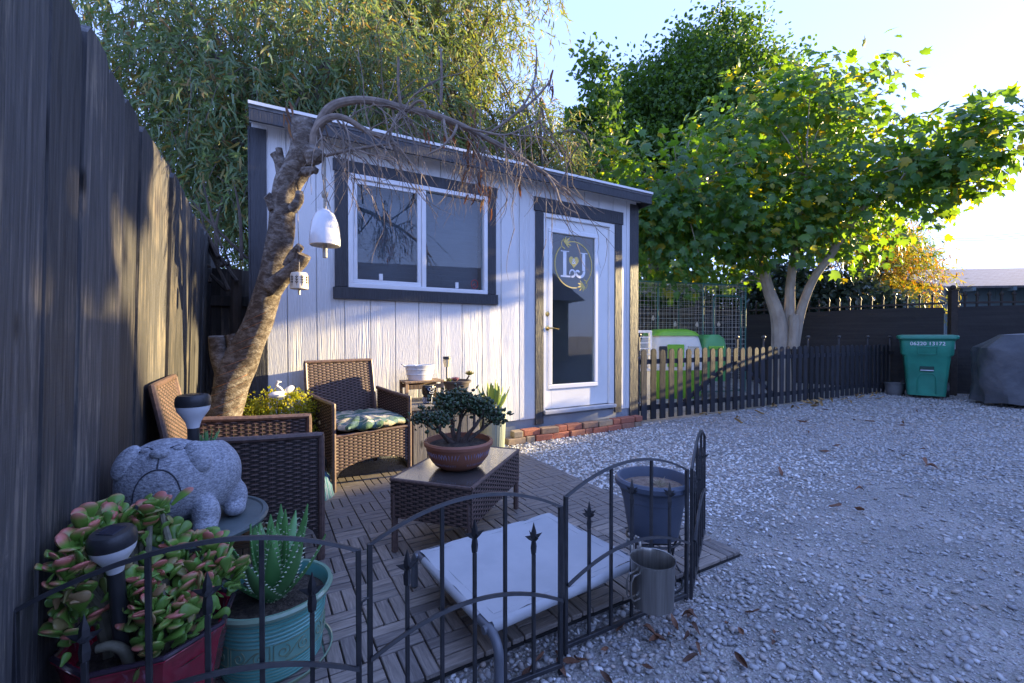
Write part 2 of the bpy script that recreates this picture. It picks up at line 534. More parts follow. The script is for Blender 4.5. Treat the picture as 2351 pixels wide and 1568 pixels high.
# ------------------------------------------------------------------ pebbles
def ico(sub):
    b = bmesh.new(); bmesh.ops.create_icosphere(b, subdivisions=sub, radius=1)
    V = [tuple(v.co) for v in b.verts]; F = [tuple(v.index for v in f.verts) for f in b.faces]
    b.free(); return np.array(V), np.array(F)
def pebbles(name, pts, size, sub, material, sink=.25):
    n = len(pts)
    V, F = ico(sub)
    a = rng.random(n) * 2 * math.pi
    sx = size * (.8 + .55 * rng.random(n)); sy = size * (.55 + .35 * rng.random(n)); sz = size * (.32 + .33 * rng.random(n))
    M = np.zeros((n, 3, 3))
    M[:, 0, 0] = np.cos(a) * sx; M[:, 0, 1] = -np.sin(a) * sy; M[:, 1, 0] = np.sin(a) * sx; M[:, 1, 1] = np.cos(a) * sy; M[:, 2, 2] = sz
    M[:, 2, 0] = rng.normal(size=n) * .25 * sx; M[:, 2, 1] = rng.normal(size=n) * .25 * sy
    M[:, 0, 2] = rng.normal(size=n) * .3 * sz
    P = np.column_stack([pts[:, 0], pts[:, 1], sz * (1 - 2 * sink * rng.random(n))])
    if pts.shape[1] > 2: P[:, 2] += pts[:, 2]
    # lumps
    Vj = V * (1 + .0)
    me = scatter_mesh(name, Vj, F, P, M, material, True)
    co = np.empty(len(me.vertices) * 3, np.float32); me.vertices.foreach_get('co', co); co = co.reshape(-1, 3)
    k = len(V)
    jit = (rng.random((n, k, 1)) - .5) * .34
    ctr = np.repeat(P[:, None, :], k, axis=1)
    cc = co.reshape(n, k, 3)
    cc = ctr + (cc - ctr) * (1 + jit)
    me.vertices.foreach_set('co', cc.astype(np.float32).ravel()); me.update()
    o = link(name, me)
    return kind(o, 'stuff')
def peb_mat(name, cols, rough=.75):
    m, nt, B, N, L = new_mat(name)
    g = N.new('ShaderNodeNewGeometry')
    c = ramp(N, L, g.outputs['Random Per Island'], cols)
    v = coords(N, L, (1, 1, 1), rand=False)
    c = mixc(N, L, .5, c, ramp(N, L, noise(N, L, v, 60, 4), [(.3, (.35, .35, .35)), (.7, (.62, .61, .6))]), 'OVERLAY')
    L.new(c, B.inputs['Base Color']); B.inputs['Roughness'].default_value = rough
    bumpn(N, L, noise(N, L, v, 220, 3), .25, .002, B)
    return m
m_pw = peb_mat('white_pebble', [(0, (.78, .77, .74)), (.35, (.68, .67, .64)), (.6, (.46, .45, .42)), (.8, (.55, .46, .39)), (.9, (.34, .33, .32)), (1, (.64, .63, .6))])
m_pg = peb_mat('grey_pebble', [(0, (.33, .33, .33)), (.25, (.43, .43, .42)), (.5, (.25, .25, .26)), (.7, (.48, .47, .45)), (.88, (.38, .32, .27)), (.96, (.40, .40, .39)), (1, (.60, .59, .58))])
def local_tn(P):
    d = P[:, :2] - np.array([SH_O.x, SH_O.y])
    return d[:, 0] * .867 + d[:, 1] * .498, d[:, 0] * .498 - d[:, 1] * .867
def vnoise(P, s, seed):
    r = np.random.default_rng(seed); out = np.zeros(len(P))
    for k in range(5):
        a = r.random() * 6.28; f = s * (.6 + 1.4 * r.random()); ph = r.random() * 6.28
        out += np.sin((P[:, 0] * math.cos(a) + P[:, 1] * math.sin(a)) * f + ph + np.sin((P[:, 0] * math.sin(a) - P[:, 1] * math.cos(a)) * f * .8))
    return out / 5
def gravel_pts(dens, y0, y1):
    A = (y1 - y0) * 12.0
    n = int(dens * A)
    P = np.column_stack([rng.random(n) * 12.0 - 1.2, y0 + rng.random(n) * (y1 - y0)])
    keep = (P[:, 0] < P[:, 1] * 1.25 + .1) & (P[:, 0] > -P[:, 1] * 1.0)
    t, q = local_tn(P)
    keep &= ~((t < -.592 + .05 * vnoise(P, 9, 3)) & (q < 2.53 + .02 * vnoise(P, 11, 4)) & (q > -.2))     # patio
    keep &= q > .02 + .10 * (t > -.5) * (t < 1.25)                                          # shed and bricks
    keep &= (t < 1.35) | (q > .06)                                                         # picket line
    keep &= P[:, 0] > -.42 - .561 * P[:, 1]
    return P[keep]
def whiteness(P):
    t, q = local_tn(P)
    e = np.hypot(np.maximum(t + .2, 0) * .75, np.maximum(q - 1.35, 0) * 1.1)
    return np.clip(1.25 - e * .75 + .22 * vnoise(P, 3, 5), 0, 1)
def bare(P):
    """trodden strip of grit at the near end of the patio"""
    t, q = local_tn(P)
    b = np.exp(-((q - 2.55) / .42) ** 2) * (t > -.75) * .75 + .62 * np.clip((q - 2.6) * 1.2, 0, 1) * (t > -.7)
    b -= .55 * np.exp(-(((t + 1.0) / .55) ** 2 + ((q - 2.75) / .25) ** 2))
    return np.clip(b + .28 * vnoise(P, 4, 8), 0, .88)
Pn = gravel_pts(2900, .9, 3.1)
near = Pn[rng.random(len(Pn)) > bare(Pn)]
wh = rng.random(len(near)) < whiteness(near)
pebbles('white_pebbles', near[wh], .0095 * (.6 + .8 * rng.random(wh.sum())), 1, m_pw)
gs = .0088 * (.5 + 1.3 * rng.random((~wh).sum()) ** 2.2)
pebbles('grey_pebbles', near[~wh], gs, 1, m_pg)
grit = gravel_pts(2200, .9, 2.9)
grit = grit[rng.random(len(grit)) < .35 + .6 * bare(grit)]
pebbles('grit_stones', grit, .0042 * (.6 + .8 * rng.random(len(grit))), 1, m_pg)
Pf = gravel_pts(1700, 3.1, 5.2)
wh = rng.random(len(Pf)) < whiteness(Pf)
pebbles('white_gravel', Pf[wh], .0115 * (.7 + .6 * rng.random(wh.sum())), 1, m_pw)
pebbles('grey_gravel', Pf[~wh], .0112 * (.6 + .8 * rng.random((~wh).sum())), 1, m_pg)
Pv = gravel_pts(680, 5.2, 9.0)
pebbles('far_gravel', Pv, .0155 * (.6 + .7 * rng.random(len(Pv))), 1, m_pg)

# ================================================================== tall board fence on the left
FD = Vector((-.489, .872, 0)).normalized()
FN = Vector((.872, .489, 0)).normalized()
F0 = Vector((-.50, 0, 0))
FA = math.atan2(FD.y, FD.x)
fence = thing('board_fence', 'tall black stained board fence with dog-eared tops along the left', 'fence', F0, FA)
LEAN = R(1.6)
x = -1.0; k = 0
while x < 4.9:
    wdt = random.choice((.172, .178, .184, .18)); h = 1.83 + random.uniform(-.012, .012)
    ear = .03
    poly = [(0, 0, .02), (wdt, 0, .02), (wdt, 0, h - ear), (wdt - ear * .9, 0, h), (ear * .9, 0, h), (0, 0, h - ear)]
    b = MB().prism(poly, (0, .018, 0))
    o = b.build('fence_board', m_fence, fence, (x, random.uniform(-.007, .007), 0), (LEAN + random.uniform(-.003, .003), random.uniform(-.004, .004), random.uniform(-.012, .012)), smooth=None)
    x += wdt + random.choice((.004, .007, .010, .014)); k += 1
for z in (.35, 1.45):
    MB().span((-1.0, .03, z), (4.95, .07, z + .09), .004).build('rail', m_oldwood, fence, rot=(LEAN, 0, 0))
for xx in (-.6, 1.8, 4.2):
    MB().span((xx, .072, 0), (xx + .09, .16, 1.75), .005).build('post', m_oldwood, fence, rot=(LEAN, 0, 0))

cross = thing('cross_fence', 'old dark plank fence closing the gap between shed and black fence', 'fence', S(-3.55, -.75, 0), SH_A)
for i in range(8):
    b = MB().span((0, 0, 0), (.135, .018, 1.62 + random.uniform(-.03, .03)), .003)
    b.build('fence_board', m_oldwood, cross, (i * .142, random.uniform(-.004, .004), 0), (0, random.uniform(-.006, .006), 0), smooth=None)
MB().span((-.05, -.045, 1.3), (1.2, -.005, 1.39), .004).build('rail', m_oldwood, cross)
pole = MB().tube([S(-2.88, -.45, 0), S(-2.93, -.5, .7), S(-3.0, -.55, 1.36)], .018, 8).build('leaning_pole', m_oldwood)
tag(pole, 'thin wooden pole leaning against the plank fence behind the tree', 'pole')

# ================================================================== shed
shed = thing('garden_shed', 'white grooved-siding garden shed with charcoal trim', 'shed', SH_O, SH_A)
T0, T1, ZB, ZT = -2.61, 1.31, .20, 2.635
m_skirt = pm('grey_skirt', (.30, .33, .36), (.24, .26, .29), 5, .7, .2, 60)
MB().span((T0 + .01, .012, .0), (T1 - .01, .06, ZB + .01), .004).build('skirt_board', m_skirt, shed)
WIN = (-1.93, -.665, 1.44, 2.37)
DOOR = (-.02, .955, .20, 2.32)
def cut(rect, hole):
    a0, a1, b0, b1 = rect; h0, h1, g0, g1 = hole
    if a1 <= h0 or a0 >= h1 or b1 <= g0 or b0 >= g1: return [rect]
    out = []
    if b0 < g0: out.append((a0, a1, b0, g0))
    if b1 > g1: out.append((a0, a1, g1, b1))
    lo, hi = max(b0, g0), min(b1, g1)
    if a0 < h0: out.append((a0, h0, lo, hi))
    if a1 > h1: out.append((h1, a1, lo, hi))
    return out
xs = [T0 + .01]
x = -2.372
while x < T1 - .05:
    xs.append(x); x += .2067
xs.append(T1 - .01)
for a, b in zip(xs[:-1], xs[1:]):
    rects = [(a + .003, b - .003, ZB, ZT)]
    for hole in (WIN, DOOR):
        rects = [q for r in rects for q in cut(r, hole)]
    for r in rects:
        MB().span((r[0], 0, r[2]), (r[1], .012, r[3]), .0025).build('siding_board', m_siding, shed, smooth=None)
back = MB()
for r in [q for r in [(T0 + .012, T1 - .012, ZB, ZT)] for q in cut(r, WIN)]:
    for q in cut(r, DOOR):
        back.span((q[0], .0122, q[2]), (q[1], .06, q[3]))
m_inside = pm('dim_interior', (.22, .22, .23), (.18, .18, .19), 3, .8)
back.build('wall_sheathing', m_siding, shed, smooth=None)
sw = MB().span((T0, .06, .02), (T0 + .05, 2.6, ZT - .2)).span((T1 - .05, .06, .02), (T1, 2.6, ZT - .2)).span((T0, 2.6, .02), (T1, 2.65, ZT - .25))
sw.build('wall', m_siding, shed)
MB().span((T0 + .05, .07, .18), (T1 - .05, 2.6, .22)).build('floor', m_inside, shed)
PR = .016
def trim(t0, t1, z0, z1, pr=PR, nm='trim_board'):
    MB().span((t0, -pr, z0), (t1, -.0005, z1), .002).build(nm, m_dark_trim, shed, smooth=None)
trim(T0, -2.504, ZB - .01, 2.58, .012, 'corner_board'); trim(1.193, T1 + .004, ZB - .12, 2.58, .012, 'corner_board')
MB().span((T1 + .001, -.012, ZB - .12), (T1 + .014, .1, 2.58)).build('corner_board', m_dark_trim, shed)
MB().span((T0 - .014, -.012, ZB - .1), (T0 - .001, .1, 2.58)).build('corner_board', m_dark_trim, shed)
trim(-2.03, -1.932, 1.443, 2.368); trim(-.663, -.575, 1.443, 2.368); trim(-2.042, -.562, 2.371, 2.467, .018); trim(-2.045, -.56, 1.345, 1.44, .03)
trim(-.12, -.022, .14, 2.318); trim(.957, 1.06, .17, 2.318); trim(-.137, 1.077, 2.321, 2.46, .019)
# roof: low slope to the back
rf = MB()
RO = .17
rf.prism([(T0 - .005, -RO, 2.648), (T1 + .065, -RO, 2.648), (T1 + .065, 2.85, 2.40), (T0 - .005, 2.85, 2.40)], (0, 0, .04))
m_roof = pm('grey_roofing', (.16, .16, .17), (.1, .1, .1), 30, .9, .4, 120)
roof = rf.build('roof', m_roof, shed)
MB().span((T0 - .002, -RO, 2.56), (T1 + .062, -RO + .02, 2.645), .003).build('fascia', m_dark_trim, roof)
MB().span((T0 - .002, -RO + .021, 2.615), (T1 + .06, -.001, 2.63)).build('soffit', m_white, roof)
MB().span((T0 - .007, -RO - .012, 2.672), (T1 + .068, -RO - .001, 2.694)).span((T0 - .007, -RO - .0011, 2.6885), (T1 + .068, -RO + .06, 2.694)).build('drip_edge', m_white, roof)
MB().prism([(T1 + .045, -RO + .021, 2.56), (T1 + .062, -RO + .021, 2.56), (T1 + .062, 2.8, 2.33), (T1 + .045, 2.8, 2.33)], (0, 0, .085)).build('fascia', m_dark_trim, roof)
# window
m_glass, nt, B, N, L = new_mat('window_glass')
fr = N.new('ShaderNodeFresnel'); fr.inputs['IOR'].default_value = 1.9
gl = N.new('ShaderNodeBsdfGlossy'); gl.inputs['Roughness'].default_value = .01
tp = N.new('ShaderNodeBsdfTransparent'); tp.inputs['Color'].default_value = (.82, .88, .9, 1)
ge = N.new('ShaderNodeNewGeometry'); fm = N.new('ShaderNodeMath'); fm.operation = 'SUBTRACT'; fm.use_clamp = True
L.new(fr.outputs[0], fm.inputs[0]); L.new(ge.outputs['Backfacing'], fm.inputs[1])
mx = N.new('ShaderNodeMixShader'); L.new(fm.outputs[0], mx.inputs[0]); L.new(tp.outputs[0], mx.inputs[1]); L.new(gl.outputs[0], mx.inputs[2])
L.new(mx.outputs[0], N['Material Output'].inputs['Surface'])
win_me = MB()
w0, w1, wz0, wz1 = WIN
def ring(b, a0, a1, c0, c1, wd, y0, y1, ch=.003):
    b.span((a0, y0, c0), (a1, y1, c0 + wd), ch); b.span((a0, y0, c1 - wd), (a1, y1, c1), ch)
    b.span((a0, y0, c0 + wd), (a0 + wd, y1, c1 - wd), ch); b.span((a1 - wd, y0, c0 + wd), (a1, y1, c1 - wd), ch)
ring(win_me, w0 + .001, w1 - .001, wz0 + .001, wz1 - .001, .038, -.02, .05)
window = win_me.build('window', m_vinyl, shed)
MB().span((-1.31, -.012, wz0 + .039), (-1.272, .04, wz1 - .039), .003).build('mullion', m_vinyl, window)
sb = MB(); ring(sb, -1.888, -1.312, wz0 + .041, wz1 - .041, .034, .001, .028); sb.build('sash', m_vinyl, window)
MB().span((-1.852, .012, wz0 + .077), (-1.348, .016, wz1 - .077)).build('pane', m_glass, window)
MB().span((-1.27, .018, wz0 + .041), (-.705, .022, wz1 - .041)).build('pane', m_glass, window)
for xx in (-1.68, -.99):
    MB().span((xx, -.003, wz0 + .075 if xx < -1.3 else wz0 + .045), (xx + .03, .0115, wz0 + .13 if xx < -1.3 else wz0 + .1), .002).build('latch', m_vinyl, window)
m_blind = pm('blind_slat', (.15, .165, .19), (.13, .145, .17), 4, .5)
slat_b = MB().box((0, 0, 0), (.57, .003, .047), .001, Matrix.Rotation(R(16), 3, 'X')).mesh('blind_slat', m_blind, None)
for px in (-1.6, -.99):
    for i in range(20):
        link('blind_slat', slat_b, window, (px, .125, wz0 + .06 + i * .0435))
# red sticker in the right pane
m_red = pm('red_sticker', (.4, .06, .05), (.35, .05, .05), 5, .5)
st = MB().tube([(-.79 + .035 * math.cos(a), .0155, 1.535 + .04 * math.sin(a)) for a in np.linspace(0, 6.283, 16)[:-1]], .0035, 4, closed=True)
st.tube([(-.81, .0155, 1.52), (-.79, .0155, 1.54), (-.775, .0155, 1.53), (-.79, .0155, 1.515)], .0035, 4)
st.build('sticker', m_red, window)
# door
jamb = MB()
jamb.span((-.018, -.004, .275), (.006, .07, 2.315), .002); jamb.span((.885, -.004, .275), (.953, .07, 2.315), .002); jamb.span((.0065, -.004, 2.275), (.8845, .07, 2.315), .002)
door = jamb.build('door', m_white, shed)
MB().span((-.02, -.045, .235), (.957, .07, .272), .004).build('threshold', pm('aluminium_sill', (.6, .6, .6), (.5, .5, .5), 8, .4, metal=.3), door)
MB().span((.008, .02, .205), (.884, .055, .234)).build('sill_board', m_skirt, door)
slab = MB()
G = (.105, .685, .53, 2.13)
slab.span((.008, .025, .28), (G[0], .065, 2.272), .002); slab.span((G[1], .025, .28), (.883, .065, 2.272), .002)
slab.span((G[0], .025, .28), (G[1], .065, G[2])); slab.span((G[0], .025, G[3]), (G[1], .065, 2.272))
leaf = slab.build('door_leaf', m_white, door)
lf = MB(); ring(lf, G[0] - .045, G[1] + .045, G[2] - .045, G[3] + .045, .047, .010, .0245, .006); lf.build('glass_frame', m_vinyl, door)
pane = MB().span((G[0], .036, G[2]), (G[1], .042, G[3])).build('pane', m_glass, door)
m_brass = pm('brass', (.75, .55, .2), (.65, .45, .15), 10, .22, metal=1)
h = MB().lathe([(.0, 0), (.028, 0), (.028, .006), (.012, .014), (.010, .045), (0, .047)], 16)
h.v = [(x + .052, .0245 - z, y + 1.127) for x, y, z in h.v]
h.tube([(.052, -.018, 1.127), (.085, -.022, 1.128), (.125, -.02, 1.122), (.16, -.016, 1.115), (.172, -.012, 1.118)], [.009, .008, .007, .006, .007], 8)
h.build('handle', m_brass, door)
h = MB().lathe([(0, 0), (.027, 0), (.026, .008), (.016, .014), (.014, .02), (0, .02)], 16)
h.v = [(x + .052, .0245 - z, y + 1.275) for x, y, z in h.v]
h.build('deadbolt', m_brass, door)
# monogram on the glass: gold wreath, L and J, heart with ampersand
m_gold = pm('gold_vinyl', (.70, .55, .17), (.62, .48, .14), 10, .4)
m_letter = pm('white_vinyl_letter', (.8, .82, .84), (.78, .8, .82), 10, .4)
dc, dz, dr = .402, 1.815, .25
dec = MB()
def flat(b, pts, th=.0012, y=.0345):
    b.prism([(p[0], y, p[1]) for p in pts], (0, -th, 0))
def arc_band(b, c, r, a0, a1, w0, w1, n=22, y=.0345):
    o = []; q = []
    for i in range(n + 1):
        a = a0 + (a1 - a0) * i / n; ww = w0 + (w1 - w0) * i / n
        o.append((c[0] + (r + ww) * math.cos(a), c[1] + (r + ww) * math.sin(a))); q.append((c[0] + (r - ww) * math.cos(a), c[1] + (r - ww) * math.sin(a)))
    for i in range(n):
        flat(b, [o[i], o[i + 1], q[i + 1], q[i]], y=y)
arc_band(dec, (dc, dz), dr, R(-50), R(100), .006, .006); arc_band(dec, (dc, dz), dr, R(135), R(280), .006, .006)
for (cx, cy), da, fl in (((dc - .115, dz + .215), 35, 1), ((dc + .135, dz - .205), 215, 1)):
    for i in range(6):
        a = R(da + (i - 2.5) * 30); l = .065 + .03 * math.cos((i - 2.5) * .6)
        ca, sa = math.cos(a), math.sin(a)
        pts = [(0, 0), (.35, .16), (.75, .17), (1, .02), (.7, -.03), (.35, -.05)]
        flat(dec, [(cx + l * (ca * p - sa * q), cy + l * (sa * p + ca * q)) for p, q in pts])
    arc_band(dec, (cx, cy), .05, R(da + 60), R(da + 230), .002, .007, 10)
heart = []
for i in range(28):
    a = 2 * math.pi * i / 28
    heart.append((dc + .0042 * 16 * math.sin(a) ** 3, dz + .035 + .0045 * (13 * math.cos(a) - 5 * math.cos(2 * a) - 2 * math.cos(3 * a) - math.cos(4 * a))))
flat(dec, heart)
dec.build('gold_wreath', m_gold, door, smooth=None)
let = MB()
lx = dc - .165
flat(let, [(lx + .022, dz - .12), (lx + .066, dz - .12), (lx + .066, dz + .13), (lx + .022, dz + .13)]); flat(let, [(lx - .01, dz + .131), (lx + .1, dz + .131), (lx + .1, dz + .14), (lx - .01, dz + .14)])
flat(let, [(lx - .01, dz - .14), (lx + .12, dz - .14), (lx + .12, dz - .121), (lx - .01, dz - .121)]); arc_band(let, (lx + .145, dz - .093), .036, R(-110), R(200), .012, .007, 16)
jx = dc + .115
flat(let, [(jx, dz - .06), (jx + .042, dz - .06), (jx + .042, dz + .13), (jx, dz + .13)]); flat(let, [(jx - .035, dz + .131), (jx + .075, dz + .131), (jx + .075, dz + .14), (jx - .035, dz + .14)])
arc_band(let, (jx - .032, dz - .068), .058, R(-175), R(5), .012, .018, 16); arc_band(let, (jx - .062, dz - .085), .024, R(20), R(200), .012, .010, 10)
let.build('letters', m_letter, door, smooth=None)
def text_mesh(body, size, material, name, ext=.0006):
    cu = bpy.data.curves.new(name, 'FONT'); cu.body = body; cu.size = size; cu.extrude = ext; cu.align_x = 'CENTER'; cu.align_y = 'CENTER'
    o = bpy.data.objects.new(name, cu); col.objects.link(o)
    dg = bpy.context.evaluated_depsgraph_get(); dg.update()
    me = bpy.data.meshes.new_from_object(o.evaluated_get(dg))
    bpy.data.objects.remove(o); me.materials.clear(); me.materials.append(material); me.name = name
    return me
link('ampersand', text_mesh('&', .085, m_letter, 'ampersand'), door, (dc, .0322, dz + .035), (R(90), 0, 0))
# inside, seen through the door
cab = thing('cabinet', 'dim grey cabinet inside the shed behind the door glass', 'cabinet', S(.35, -1.6, .22), SH_A)
MB().span((-.6, 0, 0), (.7, .5, .95), .01).build('carcass', m_inside, cab)
MB().span((-.55, -.015, .05), (.05, -.001, .9), .005).build('cabinet_door', m_inside, cab); MB().span((.08, -.015, .05), (.66, -.001, .9), .005).build('cabinet_door', m_inside, cab)
whl = MB().tube([(.30 * math.cos(a), 0, .30 * math.sin(a)) for a in np.linspace(0, 6.283, 40)[:-1]], .018, 8, closed=True)
for i in range(6):
    a = i * math.pi / 3 + .2
    whl.tube([(0, 0, 0), (.3 * math.cos(a), 0, .3 * math.sin(a))], .006, 5)
whl.tube([(0, 0, 0), (.05, .05, -.5), (.05, .05, -.93)], .02, 6)
o = whl.build('spinning_wheel', m_black_metal, None, S(-.04, -.5, 1.15), (0, 0, SH_A))
tag(o, 'dark round spoked wheel on a stand behind the left of the door glass', 'wheel')

# loose bricks along the foot of the shed
bricks = thing('brick_edging', 'loose red bricks stacked two high below the shed door', 'brick edging', S(0, 0, 0), SH_A)
bm_, nt, B, N, L = new_mat('brick_clay')
oi = N.new('ShaderNodeObjectInfo')
c = ramp(N, L, oi.outputs['Random'], [(0, (.34, .12, .075)), (.3, (.42, .15, .09)), (.55, (.30, .15, .10)), (.75, (.27, .19, .13)), (.9, (.38, .3, .2)), (1, (.22, .13, .1))])
v = coords(N, L); c = mixc(N, L, .6, c, ramp(N, L, noise(N, L, v, 30, 5, .7), [(.3, (.3, .3, .3)), (.7, (.66, .64, .62))]), 'OVERLAY')
L.new(c, B.inputs['Base Color']); B.inputs['Roughness'].default_value = .9
bumpn(N, L, noise(N, L, v, 70, 4, .7), .6, .004, B)
bme = [MB().box((0, 0, 0), (l, .092, .06), .006).mesh('brick', bm_, None) for l in (.195, .19, .2, .1)]
for row in (0, 1):
    x = -.52 + row * .07
    while x < 1.2:
        k = random.choice((0, 1, 2, 0, 2, 3)); ln = (.195, .19, .2, .1)[k]
        link('brick', bme[k], bricks, (x + ln / 2, -.11 + random.uniform(-.012, .012) + row * .012, .032 + row * .062 + random.uniform(0, .002)), (random.uniform(-.02, .02), random.uniform(-.015, .015), random.uniform(-.06, .06)))
        x += ln + random.uniform(.006, .016)
# ================================================================== black picket gate and fence
PK0 = Vector((1.56, 5.27, 0)); PK1 = Vector((7.12, 8.18, 0))
PKA = math.atan2(PK1.y - PK0.y, PK1.x - PK0.x); PKL = (PK1 - PK0).length
def picket_mesh(h):
    wv, r = .085, .0425
    pts = [(-r, 0, .03), (r, 0, .03), (r, 0, h - r)] + [(r * math.cos(a), 0, h - r + r * math.sin(a)) for a in np.linspace(0, math.pi, 7)[1:-1]] + [(-r, 0, h - r)]
    return MB().prism(pts, (0, .018, 0)).mesh('picket', m_picket, None)
pks = [picket_mesh(h) for h in (.885, .89, .88)]
m_chrome = pm('dull_steel', (.45, .45, .46), (.35, .35, .36), 20, .35, metal=.9)
def finial_post(par, x, y=.05, h=1.0):
    p = MB().tube([(x, y, 0), (x, y, h)], .014, 8).build('post', m_black_metal, par)
    MB().ell((x, y, h + .025), (.03, .03, .028), 12, 8).build('finial', m_black_metal, p)
gate = thing('picket_gate', 'black picket gate with diagonal brace beside the shed corner', 'gate', PK0, PKA)
SP = .1535
for i in range(12):
    link('picket', pks[i % 3], gate, (.04 + i * SP, random.uniform(-.002, .002), random.uniform(-.004, .004)), (0, random.uniform(-.008, .008), random.uniform(-.03, .03)))
for z in (.14, .70):
    MB().span((-.02, .0185, z), (1.76, .045, z + .06), .003).build('rail', m_picket, gate)
MB().bar((.75, .032, .20), (1.68, .032, .68), .055, .024, (0, 1, 0), .002).build('brace', m_picket, gate)
MB().span((1.72, -.02, .66), (1.80, -.002, .70), .003).tube([(1.76, -.03, .68), (1.72, -.035, .63), (1.75, -.03, .6)], .006, 6).build('latch', m_black_metal, gate)
finial_post(gate, -.035, .02, 1.03)
for z in (.24, .78): MB().tube([(-.075, .02, z), (-.01, .02, z)], .012, 6).build('hinge', m_chrome, gate)
pf = thing('picket_fence', 'long low black picket fence running back to the green cart', 'fence', PK0, PKA)
n_rest = int((PKL - 1.84) / SP)
for i in range(n_rest):
    link('picket', pks[i % 3], pf, (1.88 + i * SP, random.uniform(-.002, .002), random.uniform(-.006, .006)), (0, random.uniform(-.01, .01), random.uniform(-.03, .03)))
for z in (.14, .70):
    MB().span((1.8, .0185, z), (PKL, .045, z + .06), .003).build('rail', m_picket, pf)
MB().bar((1.86, .032, .66), (2.6, .032, .20), .05, .024, (0, 1, 0), .002).build('brace', m_picket, pf)
for x in (1.82, 2.42, 3.55, 4.45, 5.4, 6.2): finial_post(pf, x)

# ================================================================== dark screened metal fences
m_screen, nt, B, N, L = new_mat('black_privacy_mesh')
v = coords(N, L, (1, 1, 1))
mp = N.new('ShaderNodeMapping'); mp.inputs['Scale'].default_value = (.6, .6, 14); L.new(v, mp.inputs[0])
L.new(ramp(N, L, noise(N, L, mp.outputs[0], 1.5, 4), [(.3, (.014, .013, .013)), (.7, (.030, .028, .026))]), B.inputs['Base Color'])
B.inputs['Roughness'].default_value = .8
bumpn(N, L, noise(N, L, v, 3.5, 3), .5, .05, B)
spear_me = MB()
spear_me.span((-.0125, -.0125, .1), (.0125, .0125, 1.73)).span((-.018, -.018, 1.73), (.018, .018, 1.75))
spear_me.add([(-.024, -.024, 1.75), (.024, -.024, 1.75), (.024, .024, 1.75), (-.024, .024, 1.75), (0, 0, 1.82), (-.012, -.012, 1.735), (.012, -.012, 1.735), (.012, .012, 1.735), (-.012, .012, 1.735)],
             [(0, 1, 4), (1, 2, 4), (2, 3, 4), (3, 0, 4), (5, 6, 1, 0), (6, 7, 2, 1), (7, 8, 3, 2), (8, 5, 0, 3)])
m_bronze = pm('bronze_metal', (.03, .024, .02), (.045, .036, .03), 20, .65, spec=.3)
spear_me = spear_me.mesh('spear_picket', m_bronze, None)
FC = Vector((7.69, 7.68, 0))
def screen_fence(name, label, a, b, posts):
    A = math.atan2(b.y - a.y, b.x - a.x); Ln = (b - a).length
    t = thing(name, label, 'fence', a, A)
    for z in (1.60, 1.44, .16):
        MB().span((0, -.018, z), (Ln, .018, z + .035), .003).build('rail', m_bronze, t)
    n = int(Ln / .17)
    for i in range(1, n): link('spear_picket', spear_me, t, (i * .17, 0, 0))
    P = []
    for zi in range(12):
        z = .04 + 1.50 * zi / 11
        P.append([(x, (-.03 - .012 * math.sin(x * 2.3 + z) - .008 * math.sin(x * 7 + z * 3)) * side, z + (.02 * math.sin(x * 1.7) if zi == 11 else 0)) for x in np.linspace(.02, Ln - .02, int(Ln * 9)) for side in [1 if a is FC else -1]])
    MB().grid(P).build('privacy_screen', m_screen, t)
    for x in posts:
        p = MB().span((x - .05, -.05, 0), (x + .05, .05, 1.82), .004).span((x - .06, -.06, 1.82), (x + .06, .06, 1.84), .003).build('post', m_bronze, t)
        MB().ell((x, 0, 1.885), (.045, .045, .045), 14, 8).build('finial', m_bronze, p)
    return t
screen_fence('screened_fence', 'dark screened spear-top fence behind the green cart, running right', FC, Vector((11.3, 6.75, 0)), [0, 2.4])
screen_fence('screened_fence', 'dark screened spear-top fence receding behind the pale-barked tree', FC + Vector((-.06, .065, 0)), Vector((4.6, 10.95, 0)), [2.45, 4.4])

# old wooden boundary fence at the far back
far = thing('board_fence', 'grey weathered board fence at the back of the animal pen', 'fence', (-3.5, 11.2, 0), 0)
fb = [MB().span((0, 0, 0), (.18, .02, 1.75 + q), .003).mesh('fence_board', m_oldwood, None) for q in (0, .02, -.02)]
for i in range(56): link('fence_board', fb[i % 3], far, (i * .186, random.uniform(-.006, .006), 0), (0, random.uniform(-.01, .01), 0))
MB().span((0, -.04, 1.55), (10.4, -.002, 1.64)).build('rail', m_oldwood, far)

# ================================================================== wire pen with coop
m_green_wire = pm('green_coated_wire', (.05, .16, .12), (.04, .12, .09), 10, .5)
m_lit_wire = pm('sunlit_wire_tone', (.62, .58, .48), (.52, .48, .4), 10, .5)  # pale warm tone: sunlight on the mesh wires put into their colour
pen = thing('wire_pen', 'tall green-framed wire mesh animal pen under the leafy tree', 'animal pen', (4.35, 8.2, 0), R(197))
PW, PD, PH = 2.9, 1.9, 1.98
fr_ = MB()
for x, y in ((0, 0), (PW, 0), (PW, PD * -1), (0, PD * -1), (.95, 0), (1.9, 0)):
    fr_.tube([(x, y, 0), (x, y, PH)], .013, 6)
for z in (.03, PH):
    fr_.tube([(0, 0, z), (PW, 0, z), (PW, -PD, z), (0, -PD, z)], .013, 6, closed=True)
fr_.tube([(.12, .012, .6), (.12, .012, 1.72), (.17, .012, 1.77), (.68, .012, 1.77), (.73, .012, 1.72), (.73, .012, .6)], .014, 6, closed=True)
fr_.build('frame', m_green_wire, pen)
